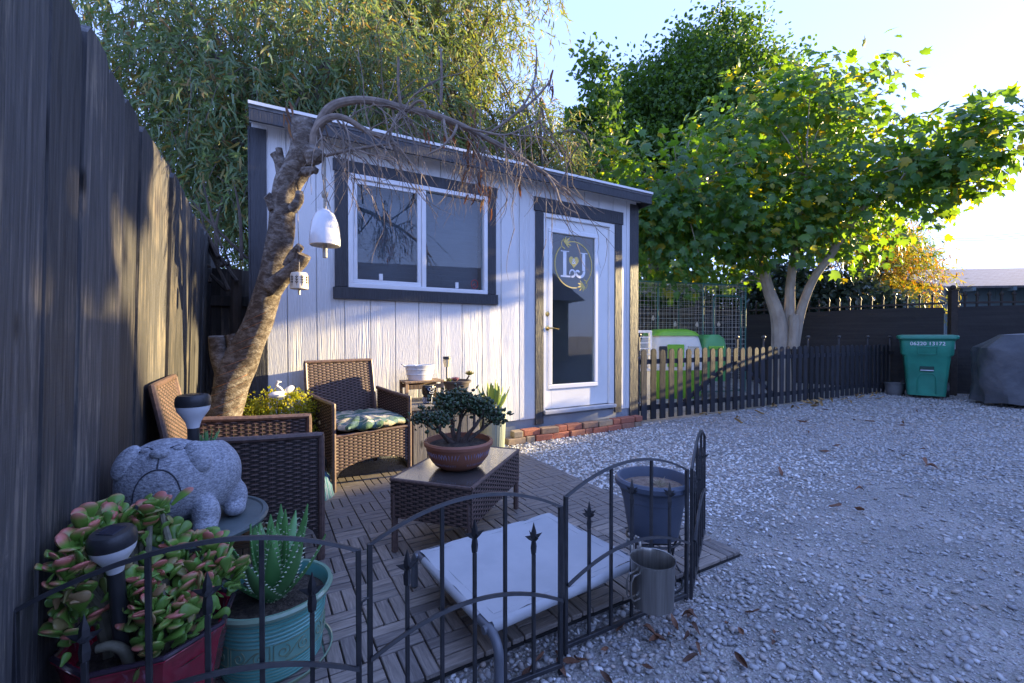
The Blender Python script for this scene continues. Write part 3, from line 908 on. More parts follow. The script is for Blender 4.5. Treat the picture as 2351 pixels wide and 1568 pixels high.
def wire_panel(o, ux, uz, w_, h_, pitch, rad=.0022, mt=m_lit_wire):
    b = MB(); o, ux, uz = Vector(o), Vector(ux), Vector(uz)
    for i in range(int(w_ / pitch) + 1):
        p = o + ux * min(i * pitch, w_); b.tube([p, p + uz * h_], rad, 3, caps=False)
    for i in range(int(h_ / pitch) + 1):
        p = o + uz * min(i * pitch, h_); b.tube([p, p + ux * w_], rad, 3, caps=False)
    b.build('mesh_panel', mt, pen, smooth=None)
wire_panel((0, 0, 0), (1, 0, 0), (0, 0, 1), PW, PH, .075)
wire_panel((0, 0, 0), (0, -1, 0), (0, 0, 1), PD, PH, .11)
wire_panel((PW, 0, 0), (0, -1, 0), (0, 0, 1), PD, PH, .11)
wire_panel((0, -PD, 0), (1, 0, 0), (0, 0, 1), PW, PH, .13)
wire_panel((0, 0, PH), (1, 0, 0), (0, -1, 0), PW, PD, .13)
coop = thing('chicken_coop', 'bright green and cream plastic coop inside the wire pen', 'coop', (2.72, 7.6, 0), R(4))
coop.scale = (.88, .88, .95)
m_lime = pm('lime_plastic', (.20, .46, .04), (.17, .40, .035), 4, .4)
m_cream = pm('cream_plastic', (.66, .64, .56), (.6, .58, .5), 4, .45)
m_dkgreen = pm('green_plastic', (.08, .30, .09), (.07, .26, .08), 4, .4)
def loft(secs):
    """secs: list of (z, halfx, halfy, round)"""
    rows = []
    for z, hx, hy, r in secs:
        row = []
        for qx, qy, a0 in ((1, 1, 0), (-1, 1, 90), (-1, -1, 180), (1, -1, 270)):
            for k in range(5):
                a = R(a0 + k * 22.5)
                row.append((qx * (hx - r) + r * math.cos(a), qy * (hy - r) + r * math.sin(a), z))
        rows.append(row)
    b = MB().grid(rows, True)
    m_ = len(rows[0]); o = len(rows) - 1
    b.f.append(tuple(range(m_))[::-1]); b.f.append(tuple(o * m_ + k for k in range(m_))); b.m += [0, 0]
    return b
loft([(.0, .42, .36, .06), (.06, .46, .40, .06), (.42, .46, .4, .06), (.5, .5, .42, .08)]).build('base', m_lime, coop)
loft([(.502, .52, .42, .08), (.85, .50, .41, .1), (1.08, .44, .38, .12), (1.16, .36, .34, .14)]).build('body', m_cream, coop)
loft([(1.10, .455, .40, .12), (1.17, .40, .37, .14), (1.22, .25, .3, .14)]).build('roof', m_lime, coop)
MB().span((-.22, -.435, .56), (.10, -.405, .95), .01).build('coop_door', m_lime, coop)
MB().span((-.38, -.432, .62), (-.23, -.41, .92), .01).build('opening', m_black_metal, coop)
for i in range(4): MB().span((.18, -.43, .8 + i * .035), (.40, -.408, .815 + i * .035), .002).build('vent_slat', m_cream, coop)
nest = loft([(.3, .28, .38, .06), (.8, .26, .37, .08), (1.05, .22, .35, .1), (1.12, .15, .3, .12)])
nest.v = [(x + .74, y, z) for x, y, z in nest.v]
nest.build('nest_box', m_dkgreen, coop)
MB().span((.6, -.4, .86), (.88, -.37, .92), .01).build('nest_handle', m_lime, coop)
wf = thing('plastic_rack', 'white slotted plastic rack standing behind the gate post', 'rack', (1.83, 6.15, 0), R(20))
rk = MB(); ring(rk, -.14, .14, .55, 1.12, .035, -.02, .02); rk.build('frame', m_plastic_w, wf)
for i in range(6): MB().span((-.105, -.012, .62 + i * .08), (.105, .012, .632 + i * .08)).build('slot_bar', m_plastic_w, wf)
for x in (-.12, .12): MB().span((x - .015, -.05, 0), (x + .015, .05, .549), .004).build('leg', m_plastic_w, wf)
# festoon lights across the pen
m_bulb = pm('glass_bulb', (.75, .68, .55), (.7, .6, .45), 5, .2)
pts = [Vector((1.9 + i * .12, 9.2 + i * .01, 1.52 - .05 * math.sin(i * .55) - .01 * i)) for i in range(24)]
fl = MB().tube(pts, .006, 5).build('festoon_cable', m_black_metal)
tag(fl, 'thin cable with small bulbs strung across behind the coop', 'string lights')
bulb = MB().lathe([(.014, .055), (.014, .03), (.03, .005), (.034, -.02), (.02, -.05), (0, -.056)], 10).mesh('bulb', m_bulb)
for i in range(1, 24, 4): link('bulb', bulb, fl, pts[i] - Vector((0, 0, .06)))

# ================================================================== green cart
m_cart = pm('green_cart_plastic', (.032, .27, .18), (.022, .19, .128), 4, .42, .15, 200, .002)
cart = thing('wheeled_cart', 'green wheeled rubbish cart with white number in front of the dark fence', 'bin', (6.98, 7.42, 0), R(-40))
loft([(.06, .235, .27, .05), (.3, .25, .29, .05), (.70, .285, .325, .06), (.74, .315, .35, .06), (.96, .325, .36, .06), (.99, .35, .385, .05)]).build('body', m_cart, cart)
lid = loft([(.995, .365, .40, .05), (1.03, .372, .405, .05), (1.05, .36, .395, .06), (1.062, .30, .34, .08)]).build('lid', m_cart, cart)
MB().span((-.33, .40, .93), (.33, .44, .97), .012).build('handle_bar', m_cart, cart)
for x in (-.28, .28):
    wl = MB().lathe([(0, -.03), (.08, -.03), (.125, -.025), (.13, 0), (.125, .025), (.08, .03), (0, .03)], 20)
    wl.v = [(z + x, y + .22, xx + .13) for xx, y, z in wl.v]
    wl.build('wheel', m_black_metal, cart)
m_cart_dk = m_cart
def fr_panel(pts, z_y):  # raised moulded rim following the body front
    return [(x, z_y(z), z) for x, z in pts]
yf = lambda z: -(.292 + (z - .3) * .087) - .006 if z < .72 else -.362
MB().tube(fr_panel([(-.12, .865), (.12, .865), (.105, .745), (-.105, .745)], lambda z: -.358), .008, 6, closed=True).build('moulded_panel', m_cart, cart)
MB().tube(fr_panel([(-.11, .10), (-.11, .36), (-.07, .43), (.07, .43), (.11, .36), (.11, .10)], yf), .009, 6).build('moulded_arch', m_cart, cart)
MB().span((-.085, -.33, .47), (.085, -.30, .545), .006).build('grip_recess', pm('dark_recess', (.006, .05, .034), (.005, .04, .03), 5, .6), cart)
MB().tube([(-.08, -.335, .478), (.08, -.335, .478)], .012, 8).build('grip_bar', m_chrome, cart)
link('number', text_mesh('06220 13172', .08, m_letter, 'number', .001), cart, (0, -.368, .915), (R(90), 0, 0))
MB().span((.324, -.25, .83), (.3295, -.16, .95), .001).build('label_plate', m_letter, cart)
# covered grill
m_cover, nt, B, N, L = new_mat('grey_vinyl_cover')
v = coords(N, L)
L.new(ramp(N, L, noise(N, L, v, 4, 5, .6), [(.35, (.05, .054, .062)), (.7, (.10, .104, .112))]), B.inputs['Base Color'])
B.inputs['Roughness'].default_value = .6
bumpn(N, L, noise(N, L, v, 5, 3), .5, .05, B)
gr = thing('covered_grill', 'bulky grey fabric cover draped over a grill by the dark fence', 'grill', (7.65, 6.25, 0), R(-38))
rows = []
for i in range(22):
    f = i / 21
    z = .06 + f * 1.0
    row = []
    for k in range(72):
        a = 2 * math.pi * k / 72
        hx, hy = .72, .36
        e = 9.0
        rr = 1 / ((abs(math.cos(a)) / hx) ** e + (abs(math.sin(a)) / hy) ** e) ** (1 / e)
        sh = 1 - .26 * max(0, f - .80) / .20 * (1.25 if math.cos(a) < .2 else .6)
        fold = 1 + (1 - f) * (.08 * math.sin(a * 7 + 1.3 * math.sin(a * 3)) + .045 * math.sin(a * 15 + f * 3)) + .02 * math.sin(a * 5 + f * 9) + .014 * math.sin(a * 11 - f * 14)
        row.append((rr * sh * fold * math.cos(a), rr * sh * fold * math.sin(a), z + .02 * (1 - f) * math.sin(a * 7)))
    rows.append(row)
cv = MB().grid(rows, True)
top = [Vector(p) for p in rows[-1]]; cc = sum(top, Vector()) / len(top)
rows2 = [[cc + (p - cc) * q + Vector((0, 0, .03 * (1 - q * q))) for p in top] for q in (1.0, .7, .35, .02)]
cv.grid(rows2, True)
b = cv.build('cover', m_cover, gr, smooth=32)
for x, y in ((-.5, -.25), (.5, -.25), (-.5, .25), (.5, .25)):
    MB().tube([(x, y, 0), (x, y, .3)], .02, 8).build('leg', m_black_metal, gr)
o = MB().lathe([(.0, 0), (.10, 0), (.14, .2), (.15, .22), (.14, .22), (.12, .05), (0, .05)], 18).build('small_pot', pm('grey_plastic', (.16, .16, .16), (.12, .12, .12), 8, .6), None, (6.72, 7.72, 0))
tag(o, 'small grey pot on the ground between picket fence and green cart', 'pot')

# ================================================================== neighbouring buildings
m_shingle, nt, B, N, L = new_mat('grey_shingle')
v = coords(N, L, (1, 1, 1))
br = N.new('ShaderNodeTexBrick'); br.inputs['Scale'].default_value = 3.2; br.inputs['Mortar Size'].default_value = .012
br.inputs['Color1'].default_value = (.22, .21, .23, 1); br.inputs['Color2'].default_value = (.30, .29, .31, 1); br.inputs['Mortar'].default_value = (.14, .13, .14, 1)
L.new(v, br.inputs['Vector']); L.new(br.outputs['Color'], B.inputs['Base Color']); B.inputs['Roughness'].default_value = .9
m_teal = pm('grey_teal_siding', (.13, .19, .21), (.11, .16, .18), 2, .7)
m_beige = pm('stucco', (.42, .39, .34), (.38, .35, .3), 3, .9, .3, 50)
nb = thing('neighbour_house', 'low grey-teal house with grey shingle roof beyond the dark fence', 'house', (13.6, 13.6, 0), R(-8))
MB().span((-.2, 0, 0), (13, 5.4, 2.55)).build('wall', m_teal, nb)
for i in range(28): MB().span((-.2 + i * .45, -.012, .2), (-.17 + i * .45, -.001, 2.5)).build('batten', m_teal, nb)
rfm = MB().prism([(-.6, -.55, 2.45), (-.6, 2.7, 3.38), (-.6, 2.7, 3.45), (-.6, -.6, 2.51)], (14, 0, 0)).prism([(-.6, 5.95, 2.45), (-.6, 2.71, 3.38), (-.6, 2.71, 3.45), (-.6, 6.0, 2.51)], (14, 0, 0))
nr = rfm.build('roof', m_shingle, nb)
for i in range(12): MB().box((.1 + i * 1.05, -.45, 2.42), (.09, .35, .11), .004).build('rafter_tail', m_teal, nr)
# house shape added unseen right of the frame to shade the yard
def corner_pt(s, n, z):
    """point s metres towards the sun from the shed corner, n out from the shed, raised by the sun's slope"""
    c = S(T1, n, z); k = s
    return Vector((c.x + math.sin(SUN_AZ) * k, c.y + math.cos(SUN_AZ) * k, z + math.tan(SUN_EL) * k))
hs_ = thing('sun_block_house', 'unseen hipped house shape added right of the yard to shade it', 'house', corner_pt(14.0, 0, 0).xy.to_3d(), SH_A)
# local x = away towards the sun, local y = -n
rise = math.tan(SUN_EL) * 14.0
z0, zr = -.09 + rise, 1.34 + rise
hw = MB().span((.3, -14.0, 0), (6.0, -.35, z0 + .25)); hw.build('wall', m_beige, hs_)
hr = MB()
hr.add([(0, -.02, z0), (0, -14.5, z0), (6.3, -14.5, z0), (6.3, -.02, z0), (.0, -2.05, zr), (.0, -12, zr), (6.3, -2.05, zr), (6.3, -12, zr)],
       [(0, 1, 2, 3), (0, 4, 5, 1), (3, 2, 7, 6), (0, 3, 6, 4), (1, 5, 7, 2), (4, 6, 7, 5)])
hr.build('roof', m_shingle, hs_)
MB().span((.02, -13.5, zr - .1), (6.2, -2.3, 2.04 + rise)).build('upper_sun_block', m_beige, hs_)  # taller block added to keep sun off the near fence boards
# own house behind the camera, mirrored in the shed glass
oh = thing('main_house', 'main house behind the viewer, mirrored in the shed window', 'house', (8.5, -4.5, 0), R(222))
MB().span((-6, 0, 0), (6, 6, 2.6)).build('wall', m_beige, oh)
MB().prism([(-6.5, -.5, 2.45), (-6.5, 3, 4.1), (-6.5, 6.5, 2.45)], (13, 0, 0)).build('roof', m_shingle, oh)
# overhead wires
wires = [((2150, 540, 60), (2400, 529, 40)), ((2150, 545, 60), (2400, 535, 40)), ((2150, 549, 60), (2400, 541, 40))]
for i, (a, b) in enumerate(wires):
    A, Bp = at(*a), at(*b)
    pts = [A.lerp(Bp, q / 8) - Vector((0, 0, 1.2 * (q / 8) * (1 - q / 8))) for q in range(9)]
    o = MB().tube(pts, .022, 4).build('overhead_wire', m_black_metal)
    tag(o, ('topmost', 'middle', 'lowest')[i] + ' of three overhead wires crossing the bright sky at right', 'wire', 'overhead wires')
# ================================================================== trees
def limb(path, radii, name, material, parent, seg=9, wob=.0):
    """smooth tapered limb through the given points"""
    P = [Vector(p) for p in path]; n = len(P); out = []; rr = []
    for i in range(n - 1):
        p0, p1, p2, p3 = P[max(i - 1, 0)], P[i], P[i + 1], P[min(i + 2, n - 1)]
        for k in range(5):
            t = k / 5
            q = .5 * ((2 * p1) + (-p0 + p2) * t + (2 * p0 - 5 * p1 + 4 * p2 - p3) * t * t + (-p0 + 3 * p1 - 3 * p2 + p3) * t ** 3)
            out.append(q); rr.append((radii[i] * (1 - t) + radii[i + 1] * t) * (1 + wob * random.uniform(-1, 1)))
    out.append(P[-1]); rr.append(radii[-1])
    return out, rr
def bark(name, a, b, scale=14, stretch=(1, 1, .25), bump=.8, c3=None):
    return pm(name, a, b, scale, .9, bump, scale * 2.5, .012, stretch, detail=6, c3=c3)
m_bark_grey = bark('grey_bark', (.16, .14, .12), (.09, .08, .07))
m_bark_brown = bark('brown_bark', (.10, .075, .055), (.05, .038, .03))
m_bark_fig = bark('pale_fig_bark', (.42, .36, .28), (.30, .25, .19), 8, (1, 1, .5), .5)

def leaf_tree(name, label, base, trunk_path, trunk_r, blobs, n_cl, per, cr, size, mat, kind_='oval', droop=.5, bark_m=None, shell=.45, n_br=14, group=None, flat=1.0):
    t = thing(name, label, 'tree', base, 0, group)
    b = Vector(base)
    out, rr = limb(trunk_path, trunk_r, 'trunk', bark_m, t)
    MB().tube([p - b for p in out], rr, 10).build('trunk', bark_m, t)
    P, o, c = crown_points(blobs, n_cl, per, cr, shell, flat)
    strands = None
    if kind_ == 'long' and droop > .8:
        P, ax, strands = strand_points(c, np.ascontiguousarray(o[::per]), per, 4, cr * 1.9)
        n = len(P)
    else:
        n = len(P)
        ax = unit(n) + o * .7; ax[:, 2] -= droop * (1 if kind_ != 'long' else 1.6)
    nm = unit(n) * .8 + np.array([0, 0, .6])
    M = frames(ax, nm) * (size * (.6 + .7 * rng.random(n)))[:, None, None]
    tv, tf = (LEAF_LONG_V, LEAF_LONG_F) if kind_ == 'long' else (LEAF_OVAL_V, LEAF_OVAL_F)
    me = scatter_mesh('crown', tv, tf, P - np.array(b), M, mat)
    kind(link('crown', me, t), 'stuff')
    br = MB()
    if strands is not None:
        s0, h_, Lh, Ld = strands
        for i in rng.choice(len(s0), min(260, len(s0)), replace=False):
            for k in range(2):
                a = Vector(s0[i, k]); hv = Vector(h_[i, k])
                br.tube([a + hv * float(Lh[i, k, 0]) * u - Vector((0, 0, float(Ld[i, k, 0]) * u * u)) - b for u in (0, .35, .7, 1)], [.007, .005, .004, .002], 4, caps=False)
    top = out[int(len(out) * .55):]
    for q in c[rng.choice(len(c), min(n_br, len(c)), replace=False)]:
        s = random.choice(top); e = Vector(q)
        mid = s.lerp(e, .5) + Vector((random.uniform(-.3, .3), random.uniform(-.3, .3), random.uniform(.0, .5)))
        o2, r2 = limb([s, mid, e], [rr[-1] * .6 + .02, .03, .008], '', None, None)
        br.tube([p - b for p in o2], r2, 6)
    br.build('limbs', bark_m, t)
    return t
m_euc = leaf_mat('grey_green_leaf', [(.06, .12, .05), (.13, .21, .11), (.08, .14, .05), (.20, .28, .18), (.10, .16, .06), (.15, .23, .12), (.24, .20, .07), (.16, .10, .045)], .35, (2.2, 1.9, .7), .5)
m_euc2 = leaf_mat('yellowing_leaf', [(.09, .15, .05), (.18, .23, .09), (.12, .18, .06), (.24, .25, .09), (.18, .13, .055), (.15, .22, .12)], .4, (1.8, 1.8, .6), .5)
m_green = leaf_mat('deep_green_leaf', [(.035, .085, .02), (.06, .135, .03), (.04, .10, .024), (.08, .165, .035), (.05, .115, .028)], .4, (2.4, 2.0, .5), .45)
m_autumn = leaf_mat('autumn_leaf', [(.08, .15, .03), (.20, .20, .03), (.12, .18, .03), (.32, .13, .02), (.16, .19, .03), (.10, .16, .03), (.26, .2, .03)], .5, (2.2, 1.6, .4), .5)
m_ivy = leaf_mat('blue_green_ivy', [(.03, .06, .05), (.06, .10, .09), (.04, .075, .06), (.09, .13, .12)], .15, None, .3, .7)
m_lime_leaf = leaf_mat('lime_leaf', [(.07, .13, .02), (.12, .19, .03), (.09, .15, .025)], .5, (2.0, 1.8, .4), .5)

# grey-green weeping trees behind the black fence and the shed
leaf_tree('weeping_tree', 'big grey-green weeping tree leaning over the black fence', (-3.0, 5.6, 0), [(-3.0, 5.6, 0), (-2.9, 5.6, 1.2), (-2.6, 5.5, 2.4), (-2.4, 5.6, 4.2)], [.16, .14, .12, .05],
          [(-3.2, 5.4, 3.7, 1.5, 1.0, 1.7), (-2.3, 5.9, 4.3, 1.6, 1.0, 1.6), (-4.6, 5.6, 4.6, 1.6, 1.1, 2.0), (-2.6, 5.2, 2.6, .9, .7, .7), (-3.4, 5.0, 2.9, .8, .6, .8), (-2.9, 5.7, 1.7, .8, .4, .7)], 1060, 64, .29, .115, m_euc, 'long', .9, m_bark_grey, .5, 40)
leaf_tree('weeping_tree', 'sunlit yellowing weeping tree behind the middle of the shed roof', (-1.0, 8.3, 0), [(-1.0, 8.3, 0), (-.9, 8.3, 2), (-.8, 8.2, 4), (-.8, 8.2, 6)], [.2, .17, .12, .05],
          [(-2.2, 8.0, 5.2, 1.8, 1.2, 2.6), (-.9, 8.2, 5.0, 1.5, 1.2, 2.6), (-1.3, 8.0, 7.6, 2.1, 1.3, 1.6), (-2.6, 7.7, 7.0, 2.0, 1.2, 1.8), (-1.5, 7.4, 3.4, 2.2, .8, 1.0)], 960, 56, .33, .135, m_euc2, 'long', 1.0, m_bark_grey, .5, 40)
leaf_tree('weeping_tree', 'thin wispy grey-green tree beside the right end of the sunlit one', (.35, 8.6, 0), [(.3, 8.6, 0), (.4, 8.6, 2), (.35, 8.6, 4), (.55, 8.5, 5.6)], [.10, .09, .06, .015],
          [(.3, 8.5, 3.9, .9, .7, 1.2), (.75, 8.5, 4.6, .5, .5, .9), (.1, 8.5, 5.2, .5, .5, .8), (.2, 8.3, 3.0, 1.1, .6, .6), (1.0, 8.5, 3.4, .6, .5, .7), (1.35, 8.7, 3.9, .5, .5, .9)], 480, 46, .26, .11, m_euc, 'long', .9, m_bark_grey, .6, 24)
# bare grey limbs low between fence and shed
lt = thing('leaning_limbs', 'bundle of bare grey limbs leaning over the plank fence beside the shed', 'branches', (-2.7, 4.7, 0))
lb = MB()
for i in range(16):
    p0 = S(-2.72 + random.uniform(-.25, .1), -.55 + random.uniform(-.2, .25), 1.5 + random.uniform(-.1, .25)); p1 = p0 + Vector((random.uniform(-.5, -.1), random.uniform(-.1, .3), random.uniform(.3, .75)))
    m = p0.lerp(p1, .5) + Vector((random.uniform(-.08, .08), 0, random.uniform(-.1, .1)))
    o_, r_ = limb([p0, m, p1], [random.uniform(.010, .024), .012, .004], '', None, None)
    lb.tube([q - Vector((-2.7, 4.7, 0)) for q in o_], r_, 6)
lb.tube([S(-2.75, -.55, 0) - Vector((-2.7, 4.7, 0)), S(-2.72, -.55, 1.6) - Vector((-2.7, 4.7, 0))], .04, 7)
lb.build('limbs', m_bark_brown, lt)
# large deep green tree
leaf_tree('broadleaf_tree', 'large dense deep green tree behind the shed door end', (5.6, 17.2, 0), [(5.6, 17.2, 0), (5.7, 17.2, 4), (5.8, 17.2, 8), (6.0, 17.2, 11)], [.42, .36, .25, .1],
          [(5.2, 16.9, 9.3, 1.9, 2.0, 2.1), (7.0, 17.0, 9.6, 2.0, 2.0, 2.4), (7.3, 17.15, 9.56, 3.2, 2.56, 3.2), (4.74, 16.9, 8.15, 1.79, 2.05, 2.43), (9.34, 17.41, 8.67, 2.82, 2.3, 3.33), (6.4, 16.64, 6.36, 4.1, 2.3, 2.56), (3.2, 16.64, 6.11, 1.41, 1.54, 2.05), (8.06, 17.15, 12.12, 1.54, 1.54, 1.15), (11.01, 17.41, 6.87, 2.3, 1.92, 2.3)], 1300, 70, .62, .155, m_green, 'oval', .4, m_bark_brown, .4, 26)
leaf_tree('broadleaf_tree', 'narrow green tree rising left of the large deep green tree', (2.3, 12.2, 0), [(2.3, 12.2, 0), (2.3, 12.2, 3), (2.3, 12.2, 5.8)], [.14, .11, .04],
          [(2.2, 12.2, 5.3, .85, .8, 2.0), (1.9, 12.2, 3.6, 1.2, .9, 1.4), (2.35, 12.2, 7.9, .4, .4, 1.0)], 300, 52, .40, .16, m_green, 'oval', .5, m_bark_brown, .45, 14)
leaf_tree('autumn_tree', 'small tree turning orange and yellow behind the dark fence', (9.4, 11.6, 0), [(9.4, 11.6, 0), (9.4, 11.6, 1.5), (9.5, 11.6, 3)], [.12, .1, .04],
          [(9.3, 11.6, 3.2, 1.2, .9, 1.3), (10.3, 11.7, 2.6, 1.0, .8, .9), (8.5, 11.6, 3.9, .9, .8, 1.0), (10.6, 11.5, 1.9, .8, .6, .6)], 260, 44, .36, .14, m_autumn, 'long', .5, m_bark_brown, .45, 16)
leaf_tree('ivy_shrub', 'mound of blue-green ivy sprawling over the dark fence', (7.2, 10.6, 0), [(7.2, 10.6, 0), (7.2, 10.6, 1), (7.2, 10.6, 1.8)], [.08, .06, .03],
          [(6.6, 10.6, 1.9, 1.0, .6, .8), (7.6, 10.4, 1.8, 1.1, .5, .7), (8.6, 10.2, 1.5, .9, .5, .5)], 330, 40, .26, .12, m_ivy, 'oval', .9, m_bark_brown, .4, 10)
leaf_tree('conifer_tree', 'yellow-green feathery tree above the low shingle roof', (16.6, 18.5, 0), [(16.6, 18.5, 0), (16.6, 18.5, 3), (16.6, 18.5, 5.5)], [.18, .14, .05],
          [(16.4, 18.5, 4.2, 1.0, 1.0, 1.4), (17.3, 18.5, 3.4, 1.0, .8, .8), (16.0, 18.4, 3.4, 1.2, .9, .9)], 170, 40, .34, .19, m_lime_leaf, 'long', .3, m_bark_brown, .45, 10)
leaf_tree('hedge', 'dark hedge rising behind the grey board fence at the back', (5.0, 12.4, 0), [(5.0, 12.4, 0), (5.0, 12.4, 1), (5.0, 12.4, 2)], [.08, .06, .03],
          [(3.6, 12.2, 1.9, 1.6, .6, .9), (5.6, 12.2, 2.0, 1.8, .6, 1.0), (7.4, 12.0, 1.9, 1.0, .6, .8)], 420, 30, .32, .13, m_green, 'oval', .5, m_bark_brown, .5, 12)
# tree added unseen right of the frame to block low sun
leaf_tree('sun_block_tree', 'unseen tree added right of the yard to block low sun', (13.5, 3.0, 0), [(13.5, 3.0, 0), (12.6, 3.6, 3.2), (10.4, 4.8, 6)], [.25, .2, .1],
          [(10.2, 5.0, 5.4, 1.7, 1.4, 1.7), (10.8, 3.8, 5.6, 2.0, 1.6, 1.9), (10.5, 6.5, 5.7, .9, .9, 1.4)], 680, 40, .5, .28, m_green, 'oval', .4, m_bark_brown, .6, 12)

# ------------------------------------------------------------------ fig tree
def fig_template():
    ang = [-150, -115, -85, -62, -40, -18, 0, 18, 40, 62, 85, 115, 150]
    rad = [.32, .45, .62, .45, .74, .50, .95, .50, .74, .45, .62, .45, .32]
    pts = [(0, 0.12, 0)]
    for a, r in zip(ang, rad):
        q = R(90 - a)
        pts.append((r * .62 * math.cos(q), .35 + r * .62 * math.sin(q), -.10 * r * abs(math.sin(R(a))) - .12 * max(0, r * math.cos(R(a))) ** 2))
    pts.append((0, .38, .05))
    c = len(pts) - 1
    F = [(c, i, i + 1) for i in range(1, c - 1)] + [(c, c - 1, 0), (c, 0, 1)]
    return pts, F
FV, FF = fig_template()
m_fig = leaf_mat('fig_leaf', [(.055, .14, .05), (.085, .19, .05), (.06, .15, .05), (.12, .23, .045), (.07, .16, .055), (.10, .2, .05), (.30, .26, .03)], .5, (3.0, 2.4, .35), .38, .5)
fig = thing('fig_tree', 'spreading fig tree with pale forked trunk and large lobed leaves', 'tree', (4.95, 8.35, 0))
fb_ = Vector((4.95, 8.35, 0))
def figlimb(path, rad):
    o_, r_ = limb(path, rad, '', None, None)
    return [p - fb_ for p in o_], r_
tk = MB()
trunks = [([at(1790, 905, 8.3), at(1792, 800, 8.3), at(1785, 725, 8.3), at(1760, 650, 8.35), at(1745, 560, 8.5), at(1730, 420, 8.8)], [.21, .16, .125, .095, .08, .04]),
          ([at(1800, 800, 8.32), at(1812, 720, 8.3), at(1815, 650, 8.3), at(1830, 540, 8.2), at(1850, 400, 8.0)], [.13, .095, .08, .065, .04]),
          ([at(1822, 795, 8.25), at(1840, 710, 8.2), at(1868, 640, 8.1), at(1908, 585, 8.0), at(1935, 540, 7.9), at(1990, 470, 7.6), at(2090, 400, 7.2), at(2200, 360, 7.0)], [.10, .08, .07, .066, .07, .05, .04, .025]),
          ([at(1745, 560, 8.5), at(1650, 480, 8.3), at(1560, 440, 8.0)], [.08, .05, .03]),
          ([at(1830, 540, 8.2), at(1900, 400, 8.4), at(1960, 280, 8.6)], [.07, .05, .03])]
for pth, rad in trunks: tk.tube(*figlimb(pth, rad), 10)
tk.tube(*figlimb([at(1818, 800, 8.15), at(1822, 760, 8.12), at(1823, 722, 8.1)], [.09, .08, .075]), 9)
tk.build('trunk', m_bark_fig, fig)
def fblob(X, Y, d, rx, ry, rz): p = at(X, Y, d); return (p.x, p.y, p.z, rx, ry, rz)
fblobs = [fblob(1600, 430, 8.0, 1.5, 1.0, .95), fblob(1760, 300, 8.4, 1.4, 1.1, 1.1), fblob(1880, 250, 8.4, 1.2, 1.0, .9), fblob(1950, 400, 7.8, 1.2, 1.0, .9), fblob(1760, 470, 8.0, 1.8, 1.1, .8),
          fblob(2120, 345, 7.3, .95, .8, .5), fblob(2210, 330, 6.9, .8, .7, .52), fblob(2150, 400, 7.2, .9, .7, .36), fblob(2120, 405, 7.3, .8, .6, .34), fblob(2230, 400, 6.8, .6, .6, .32), fblob(1560, 590, 8.3, .8, .7, .45), fblob(1680, 600, 8.6, .9, .7, .4), fblob(1490, 470, 8.0, .6, .6, .7), fblob(1540, 620, 7.6, .6, .5, .35), fblob(1960, 560, 9.6, .9, .6, .5), fblob(2060, 500, 9.4, .8, .6, .6), fblob(2270, 330, 6.6, .45, .4, .4), fblob(1520, 520, 7.8, .8, .7, .8), fblob(1680, 560, 8.1, 1.2, .8, .5), fblob(1880, 520, 8.0, .9, .8, .6), fblob(1450, 400, 8.2, .8, .6, .5)]
P, o, c = crown_points(fblobs, 900, 12, .34, .36)
keep = np.array([q[2] > 1.55 and not (q[0] < S(T1, 0).x + .1) for q in P]); P, o = P[keep], o[keep]
n = len(P)
ax = unit(n) * .7 + o * .6 + np.array([0, 0, -.55]); nm = unit(n) * .55 + o * .5 + np.array([0, -.25, .55])
M = frames(ax, nm) * (.22 * (.45 + .85 * rng.random(n)))[:, None, None]
d2 = np.linalg.norm(P - np.array([0, 0, CAM_H]), axis=1) - .6 * (o * -P / np.linalg.norm(P, axis=1, keepdims=True)).sum(1)
order = np.argsort(d2)
fl_mes = []
for k in range(4):
    me = bpy.data.meshes.new('leaf'); vv = [(x * (1 + .1 * math.sin(k * 3 + y * 4)), y, z + .06 * math.sin(k * 2 + x * 5)) for x, y, z in FV]
    me.from_pydata(vv, [], FF); fl_mes.append(me)
# loose leaves that can be picked apart share four meshes; their colour varies per object
mfo, nt, B, N, L = new_mat('fig_leaf_single')
oi = N.new('ShaderNodeObjectInfo')
c_ = ramp(N, L, oi.outputs['Random'], [(0, (.05, .13, .045)), (.3, (.08, .18, .05)), (.6, (.055, .14, .055)), (.92, (.09, .2, .05)), (1, (.28, .24, .03))])
L.new(c_, B.inputs['Base Color']); B.inputs['Roughness'].default_value = .38
tr = N.new('ShaderNodeBsdfTranslucent'); L.new(mixc(N, L, 1.0, c_, (3.0, 2.4, .35), 'MULTIPLY'), tr.inputs['Color'])
mx = N.new('ShaderNodeMixShader'); mx.inputs[0].default_value = .5
L.new(B.outputs[0], mx.inputs[1]); L.new(tr.outputs[0], mx.inputs[2]); L.new(mx.outputs[0], N['Material Output'].inputs['Surface'])
for me in fl_mes: me.materials.append(mfo)
for i in order[:300]:
    o_ = bpy.data.objects.new('leaf', fl_mes[i % 4]); col.objects.link(o_); o_.parent = fig
    m4 = Matrix([list(M[i][0]) + [P[i][0] - fb_.x], list(M[i][1]) + [P[i][1] - fb_.y], list(M[i][2]) + [P[i][2] - fb_.z], [0, 0, 0, 1]])
    o_.matrix_basis = m4
r_ = order[300:]
kind(link('crown', scatter_mesh('crown', FV, FF, P[r_] - np.array(fb_), M[r_], m_fig), fig), 'stuff')
tw = MB()
for q in P[rng.choice(n, 120, replace=False)]:
    e = Vector(q) - fb_; s = min((Vector(p) - fb_ for pth, _ in trunks for p in pth[2:]), key=lambda z: (z - e).length)
    tw.tube([s, s.lerp(e, .5) + Vector((0, 0, .08)), e], [.018, .012, .004], 5)
kind(tw.build('twigs', m_bark_fig, fig), 'stuff')
